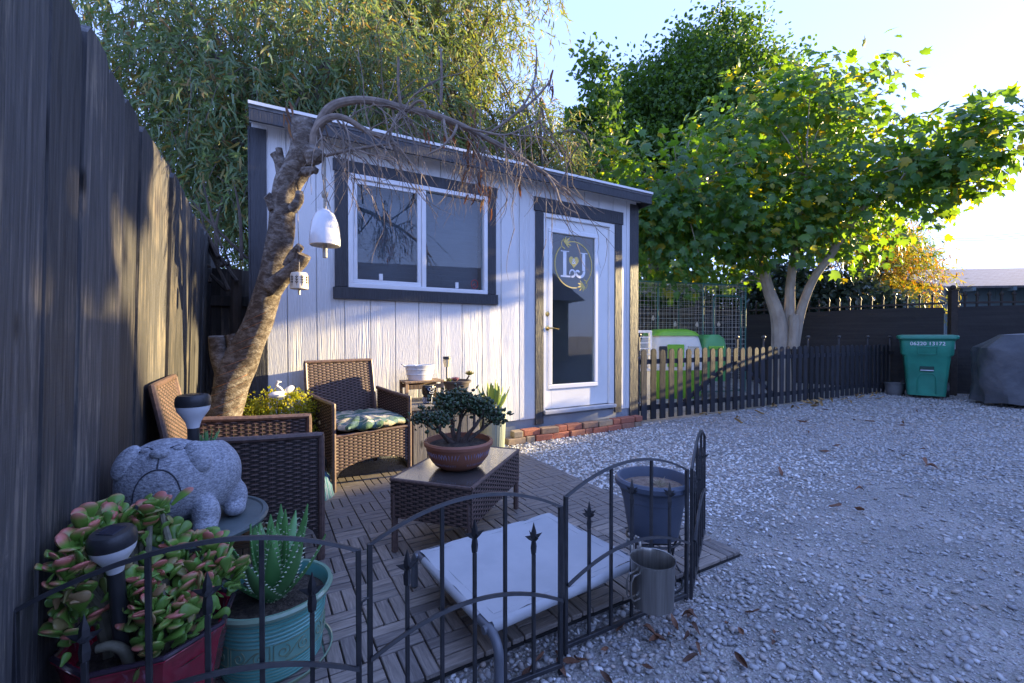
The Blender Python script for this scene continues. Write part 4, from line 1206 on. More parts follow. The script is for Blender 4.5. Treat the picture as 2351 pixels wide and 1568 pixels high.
# ================================================================== pruned bare tree in front of the shed
m_bark_dead, nt, B, N, L = new_mat('flaking_bark')
v = coords(N, L, (1, 1, 1.7), rand=False)
n1 = noise(N, L, v, 19, 6, .72, .3); n2 = noise(N, L, v, 60, 4, .7)
c = ramp(N, L, n1, [(.30, (.045, .034, .028)), (.46, (.11, .085, .066)), (.58, (.22, .195, .17)), (.74, (.34, .315, .285))])
c = mixc(N, L, .55, c, ramp(N, L, n2, [(.35, (.28, .27, .26)), (.65, (.66, .64, .62))]), 'OVERLAY')
L.new(c, B.inputs['Base Color']); B.inputs['Roughness'].default_value = .9
b1 = bumpn(N, L, n1, .9, .016, None); bumpn(N, L, n2, .8, .006, B, b1)
m_twig = pm('grey_twig', (.24, .19, .15), (.13, .10, .08), 20, .8, .4, 90)
m_cutend = pm('cut_wood', (.36, .30, .24), (.28, .23, .18), 30, .9)
m_dryleaf = leaf_mat('dry_brown_leaf', [(.20, .09, .035), (.14, .06, .025), (.26, .13, .05), (.10, .05, .025)], .3, (1.4, 1.0, .6), .7)
tb = at(505, 1090, 2.72)
tb.z = 0
dead = thing('bare_tree', 'leaning pruned tree with flaking bark and bare arching branches', 'tree', tb)
def dl(path, rad, seg=10, wob=0.0):
    o_, r_ = limb(path, rad, '', None, None, wob=wob)
    return [p - tb for p in o_], r_
tr_path = [at(495, 1120, 2.70), at(505, 985, 2.70), at(528, 900, 2.70), at(545, 840, 2.70), at(582, 770, 2.68), at(606, 700, 2.66), at(628, 620, 2.64), at(645, 540, 2.62), at(652, 470, 2.60), at(663, 415, 2.58), at(692, 365, 2.56), at(700, 325, 2.55), at(692, 275, 2.54)]
tr_rad = [.12, .102, .095, .102, .082, .076, .072, .072, .070, .074, .078, .074, .055]
o_, r_ = dl(tr_path, tr_rad, wob=.0)
tm = MB()
SEG = 22
tm.tube(o_, r_, SEG)
# knobbly surface
vv = []
for (x, y, z) in tm.v:
    k = 1
    q = Vector((x, y, z))
    i = min(range(len(o_)), key=lambda j: (o_[j] - q).length_squared)
    dirv = q - o_[i]
    a = math.atan2(dirv.y, dirv.x)
    k = 1 + .04 * math.sin(a * 3 + z * 9) + .025 * math.sin(a * 5 - z * 23) + .025 * math.sin(z * 17 + a * 2 + 2 * math.sin(z * 6))
    vv.append(tuple(o_[i] + dirv * k))
tm.v = vv
trunk = tm.build('trunk', m_bark_dead, dead, smooth=60)
cw = []
for i in range(260):
    f = i / 259; q = f * 24; k = min(int(q), len(o_) - 2); c0 = o_[k].lerp(o_[k + 1], q - k); rr_ = r_[k] * 1.07 + .003
    a = f * 2 * math.pi * 13 + .8 * math.sin(f * 40); cw.append(c0 + tb + Vector((math.cos(a) * rr_, math.sin(a) * rr_, .02 * math.sin(a * 1.0) + .03 * math.cos(a))))
tag(MB().tube(cw, .0011, 3, caps=False).build('copper_wire', pm('copper', (.6, .28, .14), (.5, .22, .1), 9, .35, metal=.8)), 'thin copper fairy-light wire wound round the leaning trunk', 'wire')
def stub(p, rad, cut=True):
    a, b = dl(p, rad)
    s = MB().tube(a, b, 12).build('stub', m_bark_dead, dead)
    return s
stub([at(520, 860, 2.68), at(502, 815, 2.64), at(497, 772, 2.62)], [.06, .045, .042])
stub([at(540, 830, 2.67), at(538, 800, 2.66), at(532, 768, 2.66)], [.05, .036, .034])
stub([at(628, 660, 2.60), at(660, 628, 2.56), at(688, 605, 2.54), at(698, 585, 2.53)], [.06, .040, .036, .040])
stub([at(660, 612, 2.56), at(672, 588, 2.55), at(690, 565, 2.53)], [.03, .028, .022])
stub([at(655, 425, 2.55), at(640, 372, 2.54), at(628, 352, 2.53)], [.04, .025, .022])
stub([at(655, 400, 2.55), at(645, 365, 2.53), at(640, 340, 2.52)], [.03, .02, .018])
stub([at(630, 480, 2.57), at(618, 455, 2.55), at(612, 448, 2.54)], [.035, .026, .024])
stub([at(672, 480, 2.56), at(686, 460, 2.53), at(688, 440, 2.53)], [.03, .026, .02])
stub([at(700, 395, 2.52), at(718, 390, 2.5), at(728, 394, 2.5)], [.03, .02, .018])
stub([at(712, 350, 2.5), at(728, 360, 2.48), at(735, 366, 2.48)], [.05, .046, .042])
stub([at(712, 372, 2.5), at(722, 366, 2.48), at(738, 362, 2.48)], [.026, .018, .014])
stub([at(678, 330, 2.54), at(665, 300, 2.54), at(655, 288, 2.54)], [.02, .016, .012])
# arching branches
B1 = [at(712, 345, 2.54), at(728, 300, 2.54), at(755, 250, 2.55), at(800, 232, 2.58), at(860, 232, 2.62), at(925, 248, 2.68), at(990, 262, 2.74), at(1050, 285, 2.80), at(1105, 312, 2.85), at(1150, 335, 2.90), at(1200, 365, 2.94), at(1255, 402, 2.98), at(1308, 446, 3.0)]
R1 = [.038, .030, .026, .024, .023, .022, .0215, .021, .019, .017, .015, .013, .011]
B2 = [at(722, 350, 2.52), at(722, 312, 2.51), at(735, 285, 2.5), at(765, 268, 2.5), at(800, 275, 2.52), at(840, 300, 2.55), at(890, 320, 2.6), at(912, 333, 2.62)]
R2 = [.030, .025, .021, .018, .0165, .015, .0135, .012]
B3 = [at(728, 362, 2.5), at(770, 352, 2.5), at(820, 342, 2.52), at(862, 335, 2.55), at(900, 330, 2.58)]
R3 = [.010, .009, .0085, .008, .005]
for p_, r0 in ((B1, R1), (B2, R2), (B3, R3)):
    a, b = dl(p_, r0); MB().tube(a, b, 10).build('branch', m_twig, dead)
side = [[at(940, 248, 2.68), at(960, 232, 2.66), at(975, 236, 2.64), at(976, 250, 2.62)], [at(925, 250, 2.68), at(905, 280, 2.62), at(892, 320, 2.58), at(900, 345, 2.55)],
        [at(1018, 272, 2.76), at(1022, 300, 2.70), at(1030, 330, 2.66)], [at(1050, 285, 2.8), at(1040, 310, 2.7), at(1010, 340, 2.62), at(980, 355, 2.58)],
        [at(1060, 290, 2.8), at(1100, 300, 2.78), at(1160, 310, 2.8), at(1210, 290, 2.82), at(1245, 275, 2.84)], [at(1110, 315, 2.85), at(1190, 255, 2.9), at(1222, 200, 2.95), at(1232, 140, 3.0), at(1230, 100, 3.02)],
        [at(1190, 258, 2.9), at(1230, 225, 2.95), at(1262, 188, 3.0)], [at(1255, 402, 2.98), at(1275, 430, 2.9), at(1290, 470, 2.88), at(1325, 490, 2.86)],
        [at(1012, 240, 2.75), at(1014, 180, 2.72), at(1012, 110, 2.7)], [at(920, 245, 2.66), at(914, 190, 2.64), at(915, 130, 2.6)]]
for p_ in side:
    a, b = dl(p_, [.010, .008, .0065, .005, .004][:len(p_)]); MB().tube(a, b, 7).build('branch', m_twig, dead)
tw = MB(); tips = []
def grow(p, d, L_, r, depth):
    pts = [p]; rr = [r]; q = p.copy(); dv = d.normalized()
    n_ = 5
    for i in range(n_):
        dv = (dv + Vector((random.uniform(-.28, .28), random.uniform(-.28, .28), random.uniform(-.34, .14)))).normalized()
        q = q + dv * L_ / n_; pts.append(q.copy()); rr.append(r * (1 - .75 * (i + 1) / n_))
        if depth > 0 and random.random() < .5:
            grow(q, dv + Vector((random.uniform(-.9, .9), random.uniform(-.6, .6), random.uniform(-.9, .3))), L_ * random.uniform(.35, .65), r * .55, depth - 1)
    tw.tube([s - tb for s in pts], rr, 5, caps=False); tips.append(q)
for (path, cnt) in ((B1, 62), (B2, 26), (B3, 8), (side[4], 10), (side[5], 5)):
    for _ in range(cnt):
        i = random.randrange(1 if path is not B1 else 3, len(path) - 1); p = Vector(path[i]).lerp(Vector(path[i + 1]), random.random())
        up = random.random() < .16
        grow(p, Vector((random.uniform(-.1, 1), random.uniform(-.5, .3), random.uniform(-1.6, -.2) if not up else random.uniform(.6, 1.4))), random.uniform(.18, .55), random.uniform(.0035, .006), 1)
for _ in range(46):
    p = at(random.uniform(1040, 1115), random.uniform(330, 400), 2.85); grow(p, Vector((random.uniform(-.5, .5), random.uniform(-.4, .2), -1)), random.uniform(.15, .32), .003, 1)
kind(tw.build('twigs', m_twig, dead, smooth=None), 'stuff')
# dead leaves still hanging
hp = []
for (X, Y, d, cnt, sp) in ((1100, 425, 2.85, 26, .06), (1085, 300, 2.9, 18, .035), (1030, 280, 2.9, 9, .03), (980, 300, 2.75, 8, .035), (1190, 390, 2.9, 8, .04), (1262, 180, 3.0, 8, .03), (665, 270, 2.5, 10, .03), (1080, 345, 2.85, 14, .05)):
    c0 = np.array(at(X, Y, d)); hp.append(c0 + rng.normal(size=(cnt, 3)) * np.array([sp * .6, sp * .6, sp * 1.5]))
hp = np.concatenate(hp); n = len(hp)
M = frames(unit(n) * .35 + np.array([0, 0, -1.0]), unit(n)) * (.095 * (.6 + .7 * rng.random(n)))[:, None, None]
kind(link('dead_leaves', scatter_mesh('dead_leaves', LEAF_LONG_V, LEAF_LONG_F, hp - np.array(tb), M, m_dryleaf), dead), 'stuff')

# ------------------------------------------------------------------ hanging bells
m_glaze_w = pm('white_glaze', (.78, .77, .76), (.66, .66, .68), 9, .18, coat=.4)
m_rope = pm('rope', (.42, .38, .32), (.3, .27, .22), 60, .9, .5, 200)
bc = at(746, 530, 2.5)
bell = thing('ceramic_bell', 'large white glazed bell hanging on a rope from the bare tree', 'wind bell', bc)
MB().lathe([(.004, .125), (.03, .118), (.055, .09), (.072, .045), (.080, -.01), (.083, -.05), (.082, -.082), (.078, -.085), (.075, -.05), (.05, .06), (0, .1)], 30).build('bell_body', m_glaze_w, bell)
MB().lathe([(0, -.06), (.012, -.06), (.013, -.15), (.010, -.153), (0, -.153)], 12).build('clapper', pm('grey_ceramic', (.45, .44, .42), (.38, .37, .36), 12, .5), bell)
rp = MB().tube([(0, 0, .118), (.002, 0, .2), (-.002, 0, .24), (.001, 0, .38), (0, .0, at(746, 352, 2.5).z - bc.z)], [.008, .009, .008, .0075, .007], 7)
rp.ell((0, 0, .205), (.019, .017, .024), 10, 8).tube([(0, 0, .19), (.02, 0, .16), (.03, 0, .128)], .004, 6)
rp.build('rope', m_rope, bell)
bs = at(687, 645, 2.5)
sbell = thing('ceramic_bell', 'small cream bell with dark leaf sprigs hanging on a cord', 'wind bell', bs)
m_cream_c = pm('cream_ceramic', (.66, .60, .50), (.6, .54, .44), 12, .4)
body = MB().lathe([(.004, .052), (.02, .05), (.040, .046), (.046, .034), (.047, -.045), (.044, -.047), (.041, 0), (0, .03)], 26).build('bell_body', m_cream_c, sbell)
m_ink = pm('dark_ink', (.05, .04, .035), (.07, .05, .04), 10, .6)
dcl = MB()
for a0 in (-150, -115, -80, -45, -10, 25):
    def cp(da, z): a = R(a0 + da); return Vector((.0475 * math.cos(a), .0475 * math.sin(a), z))
    dcl.tube([cp(0, -.03), cp(0, .03)], .0012, 4)
    for zz in (-.018, -.004, .01):
        for sg in (-1, 1): dcl.tube([cp(0, zz), cp(sg * 8, zz + .012)], [.0012, .0024], 4)
dcl.build('leaf_sprigs', m_ink, sbell)
MB().tube([(0, 0, .02), (0, 0, -.05)], .002, 5).tube([(0, 0, -.05), (0, 0, -.078)], .007, 8).build('clapper', m_cream_c, sbell)
MB().tube([(0, 0, .05), (.002, 0, .15), (-.004, 0, .3), (-.006, 0, at(687, 480, 2.5).z - bs.z)], .0022, 5).build('cord', m_rope, sbell)

# ================================================================== woven furniture
m_wick, nt, B, N, L = new_mat('brown_wicker')
v = coords(N, L)
c = ramp(N, L, noise(N, L, v, 60, 3), [(.3, (.075, .05, .044)), (.7, (.16, .10, .08))])
L.new(c, B.inputs['Base Color']); B.inputs['Roughness'].default_value = .45; B.inputs['Specular IOR Level'].default_value = .5
m_wick_block = pm('stake_and_light_block', (.022, .016, .014), (.03, .02, .016), 40, .8)  # for stakes, and for the dark sheet added to block light through the weave
def weave(P00, P10, P11, P01, rows, stakes, amp=.0034, clip=None):
    P00, P10, P11, P01 = map(Vector, (P00, P10, P11, P01))
    nrm = (P10 - P00).cross(P01 - P00).normalized()
    def pt(u, v_): return (P00 * (1 - u) + P10 * u) * (1 - v_) + (P01 * (1 - u) + P11 * u) * v_
    b = MB(); hv = .5 / rows * .92
    for j in range(rows):
        vc = (j + .5) / rows
        runs = [[]]
        for i in range(2 * stakes + 1):
            u = i / (2 * stakes)
            if clip and vc < clip(u):
                if runs[-1]: runs.append([])
                continue
            off = amp * math.cos(math.pi * (i / 2 + j)) if i % 2 == 0 else 0
            runs[-1].append((u, off))
        for run in runs:
            if len(run) < 2: continue
            rowsP = [[pt(u, vc - hv) + nrm * (off - .0008) for u, off in run], [pt(u, vc) + nrm * (off + .0014) for u, off in run], [pt(u, vc + hv) + nrm * (off - .0008) for u, off in run]]
            b.grid(rowsP)
    bk = MB()  # stakes, plus an added sheet that closes the gaps to light
    for i in range(stakes):
        u0, u1 = (i) / stakes, (i + 1) / stakes
        c0 = clip(u0) if clip else 0; c1 = clip(u1) if clip else 0
        bk.add([pt(u0, c0) - nrm * .0005, pt(u1, c1) - nrm * .0005, pt(u1, 1) - nrm * .0005, pt(u0, 1) - nrm * .0005], [(0, 1, 2, 3)])
        um = (u0 + u1) / 2
        bk.tube([pt(u0, c0 + .01), pt(u0, .995)], .0022, 4, caps=False)
    return b, bk
def wpanel(par, P00, P10, P11, P01, rows, stakes, clip=None):
    b, bk = weave(P00, P10, P11, P01, rows, stakes, clip=clip)
    o = link('woven_panel', b.mesh('woven_panel', m_wick, 60, False), par)
    link('stakes_and_light_block', bk.mesh('stakes_and_light_block', m_wick_block, None, False), o)
    return o
def wleg(par, a, b, r=.015):
    a, b = Vector(a), Vector(b); n_ = int((b - a).length / .006)
    pts = [a.lerp(b, i / n_) for i in range(n_ + 1)]
    MB().tube(pts, [r * (1 + .10 * (i % 2)) for i in range(n_ + 1)], 8).build('leg', m_wick, par)
def edge_roll(par, pts, r=.011):
    out = []
    for a, b in zip(pts[:-1], pts[1:]):
        a, b = Vector(a), Vector(b); k = max(2, int((b - a).length / .012))
        out += [a.lerp(b, i / k) for i in range(k)]
    out.append(Vector(pts[-1]))
    MB().tube(out, [r * (1 + .07 * (i % 2)) for i in range(len(out))], 8).build('rolled_edge', m_wick, par)
def make_chair(loc, ang, label):
    """faces local -y"""
    t = thing('wicker_armchair', label, 'chair', loc, ang, 'wicker armchairs on the patio')
    W, Dp = .275, .255
    arch = lambda u: .34 * (1 - (2 * u - 1) ** 2) ** .5 if abs(2 * u - 1) < 1 else 0
    for sx in (-1, 1):
        wpanel(t, (sx * W, -Dp, .09), (sx * W, Dp, .09), (sx * W, Dp + .01, .62), (sx * W, -Dp - .005, .595), 50, 16, clip=lambda u: .30 * math.sqrt(max(0, 1 - (2 * u - 1) ** 2)))
        edge_roll(t, [(sx * W, -Dp - .006, .03), (sx * W, -Dp - .006, .597), (sx * W, 0, .607), (sx * W, Dp + .01, .625)], .014)
        wleg(t, (sx * W, -Dp, .022), (sx * W, -Dp, .12), .015); wleg(t, (sx * W * .95, Dp + .02, .022), (sx * W * .95, Dp + .02, .3), .015)
    wpanel(t, (-W + .012, -Dp - .003, .11), (W - .012, -Dp - .003, .11), (W - .012, -Dp - .003, .385), (-W + .012, -Dp - .003, .385), 26, 17, clip=arch)
    edge_roll(t, [(-W + .01, -Dp - .003, .39), (W - .01, -Dp - .003, .39)], .010)
    wpanel(t, (-W + .012, Dp + .0, .36), (W - .012, Dp + .0, .36), (W - .02, Dp + .09, .845), (-W + .02, Dp + .09, .845), 46, 17)
    edge_roll(t, [(-W + .010, Dp, .36), (-W + .016, Dp + .09, .848), (W - .016, Dp + .09, .848), (W - .010, Dp, .36)], .013)
    MB().span((-W + .014, -Dp + .01, .372), (W - .014, Dp - .002, .388)).build('seat', m_wick, t)
    return t
m_fab, nt, B, N, L = new_mat('leaf_print_fabric')
v = coords(N, L, (1, 1, 1))
vo = N.new('ShaderNodeTexVoronoi'); vo.inputs['Scale'].default_value = 26; vo.inputs['Randomness'].default_value = 1
mp = N.new('ShaderNodeMapping'); mp.inputs['Scale'].default_value = (.5, 1.6, 1); mp.inputs['Rotation'].default_value = (0, 0, .6); L.new(v, mp.inputs[0]); L.new(mp.outputs[0], vo.inputs['Vector'])
sp_ = N.new('ShaderNodeSeparateColor'); L.new(vo.outputs['Color'], sp_.inputs[0])
c = ramp(N, L, sp_.outputs[0], [(0, (.05, .11, .10)), (.2, (.40, .36, .26)), (.4, (.07, .14, .08)), (.6, (.5, .46, .36)), (.8, (.10, .17, .17)), (1, (.16, .12, .06))])
for e in c.node.color_ramp.elements: pass
c.node.color_ramp.interpolation = 'CONSTANT'
L.new(c, B.inputs['Base Color']); B.inputs['Roughness'].default_value = .85
bumpn(N, L, noise(N, L, v, 18, 4), .5, .02, B)
def cushion_mesh(hx, hy, th, mat, ruff=.0):
    P = []
    n_, m_ = 9, 60
    for i in range(2 * n_ + 1):
        f = (i / n_) - 1
        P.append([])
        for k in range(m_):
            a = 2 * math.pi * k / m_
            e = 4.0
            rr = 1 / ((abs(math.cos(a)) / hx) ** e + (abs(math.sin(a)) / hy) ** e) ** (1 / e)
            q = math.sqrt(max(0, 1 - abs(f) ** 2.6))
            sc_ = .02 + .98 * q
            wr = 1 + ruff * math.sin(a * 23 + 2 * math.sin(a * 5)) * q * .06
            P[-1].append((rr * sc_ * wr * math.cos(a), rr * sc_ * wr * math.sin(a), th * f * (1 + .12 * math.sin(a * 3) * q) + ruff * .008 * math.sin(a * 17) * q))
    return MB().grid(P, True).mesh('cushion', mat, 80)
ch1 = make_chair((-1.0, 3.17, 0), math.atan2(.736, .677) - R(90) + R(85.5), 'brown wicker armchair with a leaf-print seat cushion against the shed')
ch1.rotation_euler = (0, 0, math.atan2(.677, .736)); ch1.location = (-1.065 + .07, 3.02 + .19, 0)
fx, fy = .677, -.736
fm = Vector(((-1.16 - .746) / 2, (2.843 + 3.22) / 2, 0))
ch1.location = fm - Vector((fx, fy, 0)) * .262
o = link('cushion', cushion_mesh(.268, .275, .048, m_fab, 1.0), None, ch1.location + Vector((fx * .035, fy * .035, .440)), (R(0), 0, ch1.rotation_euler.z))
o.name = 'seat_cushion'; tag(o, 'green and cream leaf-print cushion on the wicker chair by the shed', 'cushion')
ch2 = make_chair((0, 0, 0), 0, 'brown wicker armchair seen from its side with its back to the black fence')
ang2 = R(30)
ch2.rotation_euler = (0, 0, ang2 + R(90)); fm2 = Vector(((-.793 - 1.058) / 2 + .005, (1.818 + 2.206) / 2, 0))
ch2.location = (-1.235, 2.11, 0)
m_bluefab, nt, B, N, L = new_mat('blue_striped_fabric')
v = coords(N, L)
wv = N.new('ShaderNodeTexWave'); wv.inputs['Scale'].default_value = 9; wv.inputs['Distortion'].default_value = 3; L.new(v, wv.inputs['Vector'])
L.new(ramp(N, L, wv.outputs['Fac'], [(.2, (.02, .09, .13)), (.5, (.04, .14, .19)), (.55, (.2, .25, .28)), (.9, (.05, .10, .17))]), B.inputs['Base Color']); B.inputs['Roughness'].default_value = .85
o = link('floor_cushion', cushion_mesh(.15, .15, .055, m_bluefab, .6), None, (-1.255, 2.72, .085), (R(50), R(12), R(55)))
tag(o, 'teal and blue striped cushion propped on the floor between the chairs', 'cushion')
# coffee table
tbl = thing('wicker_table', 'low wicker coffee table with dark glass top and potted bonsai', 'table', (-.265, 2.32, 0), math.atan2(.949, .316))
hx, hy = .345, .205
m_tglass, nt, B, N, L = new_mat('smoked_glass_top')
v = coords(N, L)
L.new(ramp(N, L, noise(N, L, v, 9, 5), [(.35, (.05, .05, .05)), (.7, (.085, .082, .078))]), B.inputs['Base Color'])
B.inputs['Roughness'].default_value = .16; B.inputs['Specular IOR Level'].default_value = .9; B.inputs['Coat Weight'].default_value = .6; B.inputs['Coat Roughness'].default_value = .08
MB().span((-hx + .004, -hy + .004, .372), (hx - .004, hy - .004, .380), .002).build('glass_top', m_tglass, tbl)
for a, b in (((-hx, -hy), (hx, -hy)), ((hx, -hy), (hx, hy)), ((hx, hy), (-hx, hy)), ((-hx, hy), (-hx, -hy))):
    ln = math.hypot(b[0] - a[0], b[1] - a[1])
    wpanel(tbl, (a[0], a[1], .195), (b[0], b[1], .195), (b[0], b[1], .372), (a[0], a[1], .372), 17, int(ln / .03))
    edge_roll(tbl, [(a[0], a[1], .374), (b[0], b[1], .374)], .009)
for x in (-1, 1):
    for y in (-1, 1): wleg(tbl, (x * (hx - .012), y * (hy - .012), .032), (x * (hx - .012), y * (hy - .012), .30), .015)

# ------------------------------------------------------------------ bonsai in terracotta bowl
m_terra = pm('terracotta', (.34, .135, .075), (.26, .10, .06), 7, .55, .15, 60)
m_soil = pm('potting_soil', (.035, .026, .02), (.10, .08, .06), 60, .95, .8, 120, .01, lo=.4, hi=.7)
m_purple = pm('pale_glaze', (.34, .30, .42), (.25, .22, .32), 10, .3)
bw = thing('bonsai_bowl', 'wide terracotta bowl with a dark jade bonsai on the coffee table', 'potted plant', (-.272, 2.235, .381))
bowl = MB().lathe([(0, 0), (.085, 0), (.12, .02), (.150, .06), (.162, .10), (.166, .115), (.174, .118), (.176, .132), (.170, .140), (.160, .140), (.154, .12), (.14, .07), (0, .06)], 40).build('bowl', m_terra, bw)
pt_ = MB()
for a0 in (-125, -100, -55, -30, 200):
    for q in range(7):
        a1 = R(a0 + (q - 3) * 3.2)
        pts = []
        for s_ in range(5):
            z = .035 + s_ * .016; r_b = .128 + .034 * min(1, (z - .03) / .07) + .0015
            aa = a1 * (1 - s_ * .0) + (q - 3) * .012 * s_
            pts.append((r_b * math.cos(aa), r_b * math.sin(aa), z))
        pt_.tube(pts, [.001, .003, .004, .003, .001], 4)
pt_.build('painted_leaves', m_purple, bw)
MB().lathe([(.155, .115), (.1, .122), (0, .126)], 28, caps=False).build('soil', m_soil, bw)
stem = MB(); btips = []
def bon(p, d, L_, r, depth):
    q = p; pts = [p]; dv = d.normalized(); rr = [r]
    for i in range(3):
        dv = (dv + Vector((random.uniform(-.3, .3), random.uniform(-.3, .3), random.uniform(-.1, .25)))).normalized(); q = q + dv * L_ / 3; pts.append(q); rr.append(r * (1 - .15 * (i + 1)))
    stem.tube(pts, rr, 8)
    if depth == 0: btips.append(q); return
    for _ in range(3 if depth > 1 else 4): bon(q, dv + Vector((random.uniform(-.9, .9), random.uniform(-.9, .9), random.uniform(-.1, .5))), L_ * .62, r * .58, depth - 1)
for dx, dy in ((-.9, -.2), (-.2, .2), (.5, -.2), (.9, .3), (-.5, .6)):
    bon(Vector((dx * .03, dy * .03, .115)), Vector((dx, dy, 1.0)), .118, .0145, 2)
stem.build('stems', bark('bonsai_bark', (.10, .07, .055), (.06, .045, .035), 40), bw)
m_jadeleaf = leaf_mat('dark_jade_leaf', [(.03, .065, .03), (.055, .095, .04), (.04, .08, .032), (.09, .085, .06), (.075, .13, .045)], .12, None, .3, .6)
tp_ = np.array([list(q) for q in btips]); nb_ = 26
P = (tp_[:, None, :] + rng.normal(size=(len(tp_), nb_, 3)) * .021).reshape(-1, 3); n = len(P)
M = frames(unit(n) + np.array([0, 0, .6]), unit(n)) * (.027 * (.7 + .6 * rng.random(n)))[:, None, None]
V6, F6 = ico(1); V6 = V6 * np.array([.34, .5, .14]) + np.array([0, .5, 0])
kind(link('foliage', scatter_mesh('foliage', V6, F6, P, M, m_jadeleaf, True), bw), 'stuff')

# ================================================================== things along the shed wall
m_greywood = fence_mat('grey_resin_wood', (.11, .10, .085), (.19, .175, .15), (.27, .25, .21), .62)
bx_ = thing('deck_box', 'grey wood-look storage box against the shed wall', 'storage box', S(-1.27, 0, 0), SH_A)
MB().span((-.28, -.50, .02), (.28, -.07, .47), .004).build('carcass', m_greywood, bx_)
MB().span((-.30, -.525, .472), (.30, -.05, .512), .008).build('lid', m_greywood, bx_)
for i in range(5): MB().span((-.278 + i * .112, -.511, .035), (-.278 + i * .112 + .106, -.5005, .40), .002).build('panel_board', m_greywood, bx_)
MB().span((-.28, -.512, .405), (.28, -.5005, .465), .002).build('top_rail', m_greywood, bx_)
for i in range(4): MB().span((-.291, -.49 + i * .105, .035), (-.2805, -.39 + i * .105, .46), .002).build('panel_board', m_greywood, bx_)
BT = .513
m_pine = fence_mat('pine_slats', (.20, .13, .075), (.30, .2, .12), (.38, .27, .17), .6)
stnd = thing('wooden_stand', 'small slatted wooden stand under the white tub on the storage box', 'stand', S(-1.385, 0, BT), SH_A)
for i in range(3): MB().span((-.165, -.31 + i * .062, .150), (.165, -.255 + i * .062, .166), .002).build('slat', m_pine, stnd)
for x in (-.15, .15):
    for y in (-.295, -.13): MB().span((x - .011, y - .011, 0), (x + .011, y + .011, .1495), .002).build('leg', m_pine, stnd)
for y in (-.295, -.13): MB().span((-.139, y - .008, .10), (.139, y + .008, .135), .002).build('rail', m_pine, stnd)
tub = thing('white_tub', 'white oval metal tub with rolled rim on the small wooden stand', 'planter', S(-1.40, .215, BT + .1665), SH_A)
prof = [(.78, 0), (.80, .004), (.90, .06), (.97, .112), (1.03, .118), (1.03, .124), (.96, .122), (.86, .06), (.75, .01), (0, .008)]
tb_ = MB().lathe(prof, 36); tb_.v = [(x * .125, y * .085, z) for x, y, z in tb_.v]; tb_.build('tub_body', m_white, tub)
for zz in (.05, .09):
    MB().tube([(.125 * (.80 + .17 * zz / .112 + .035) * math.cos(a), .085 * (.80 + .17 * zz / .112 + .035) * math.sin(a), zz) for a in np.linspace(0, 6.283, 37)[:-1]], .002, 5, closed=True).build('rib', m_white, tub)
MB().tube([(-.122, -.02, .11), (-.15, -.02, .135), (-.15, .02, .135), (-.122, .02, .11)], .004, 6).build('handle', m_white, tub)
# dog-face mug planter
m_blackgl = pm('black_glaze', (.015, .015, .016), (.022, .022, .022), 10, .2)
mug = thing('face_planter', 'small black ceramic planter with a painted dog face on the storage box', 'planter', S(-1.40, .43, BT + .001), SH_A)
hd = MB().lathe([(.0, 0), (.040, 0), (.042, .004), (.043, .05), (.040, .062), (.050, .075), (.053, .10), (.050, .13), (.044, .145), (.036, .146), (.04, .12), (0, .08)], 26).build('pot', m_blackgl, mug)
st_ = MB()
for i in range(18):
    a = R(-175 + i * 10 * 2); st_.tube([(.0432 * math.cos(a), .0432 * math.sin(a), .006), (.0438 * math.cos(a), .0438 * math.sin(a), .05)], .0021, 4)
for a0, z, r in ((-100, .118, .012), (-64, .115, .012), (-90, .09, .009), (-70, .089, .009)):
    a = R(a0); c0 = Vector((.0535 * math.cos(a), .0535 * math.sin(a), z)); tx = Vector((-math.sin(a), math.cos(a), 0))
    st_.tube([c0 + tx * r * math.cos(q) + Vector((0, 0, r * math.sin(q))) for q in np.linspace(0, 6.283, 13)[:-1]], .0014, 4, closed=True)
st_.build('painted_marks', m_letter, mug)
for a0 in (-135, -20):
    a = R(a0); MB().ell((.046 * math.cos(a), .046 * math.sin(a), .118), (.012, .012, .026), 10, 8).build('ear', m_blackgl, mug)
# succulent bowl
m_taupe = pm('taupe_plastic', (.085, .068, .062), (.065, .052, .048), 9, .5)
sbw = thing('succulent_bowl', 'taupe ribbed bowl of succulents on the storage box', 'potted plant', S(-1.09, .26, BT + .001), SH_A)
MB().lathe([(0, 0), (.07, 0), (.09, .05), (.112, .13), (.124, .132), (.126, .15), (.116, .152), (.108, .125), (0, .12)], 40, wob=lambda a, z: 1 + (.012 * math.cos(a * 20) if .01 < z < .125 else 0)).build('bowl', m_taupe, sbw)
MB().lathe([(.112, .128), (0, .132)], 24, caps=False).build('soil', m_soil, sbw)
def fleshy(L_, w_, th, curl=.25, tipc=.0):
    rows = []
    prof_ = [(0, .55), (.2, .85), (.45, 1.0), (.7, .9), (.88, .55), (1.0, .06)]
    for f, q in prof_:
        rows.append([(w_ * q * math.cos(a), L_ * f, th * q * math.sin(a) + curl * L_ * f * f) for a in np.linspace(0, 6.283, 7)[:-1]])
    b = MB().grid(rows, True); b.f.append(tuple(range(6))[::-1]); b.f.append(tuple(30 + k for k in range(6))); b.m += [0, 0]
    return b
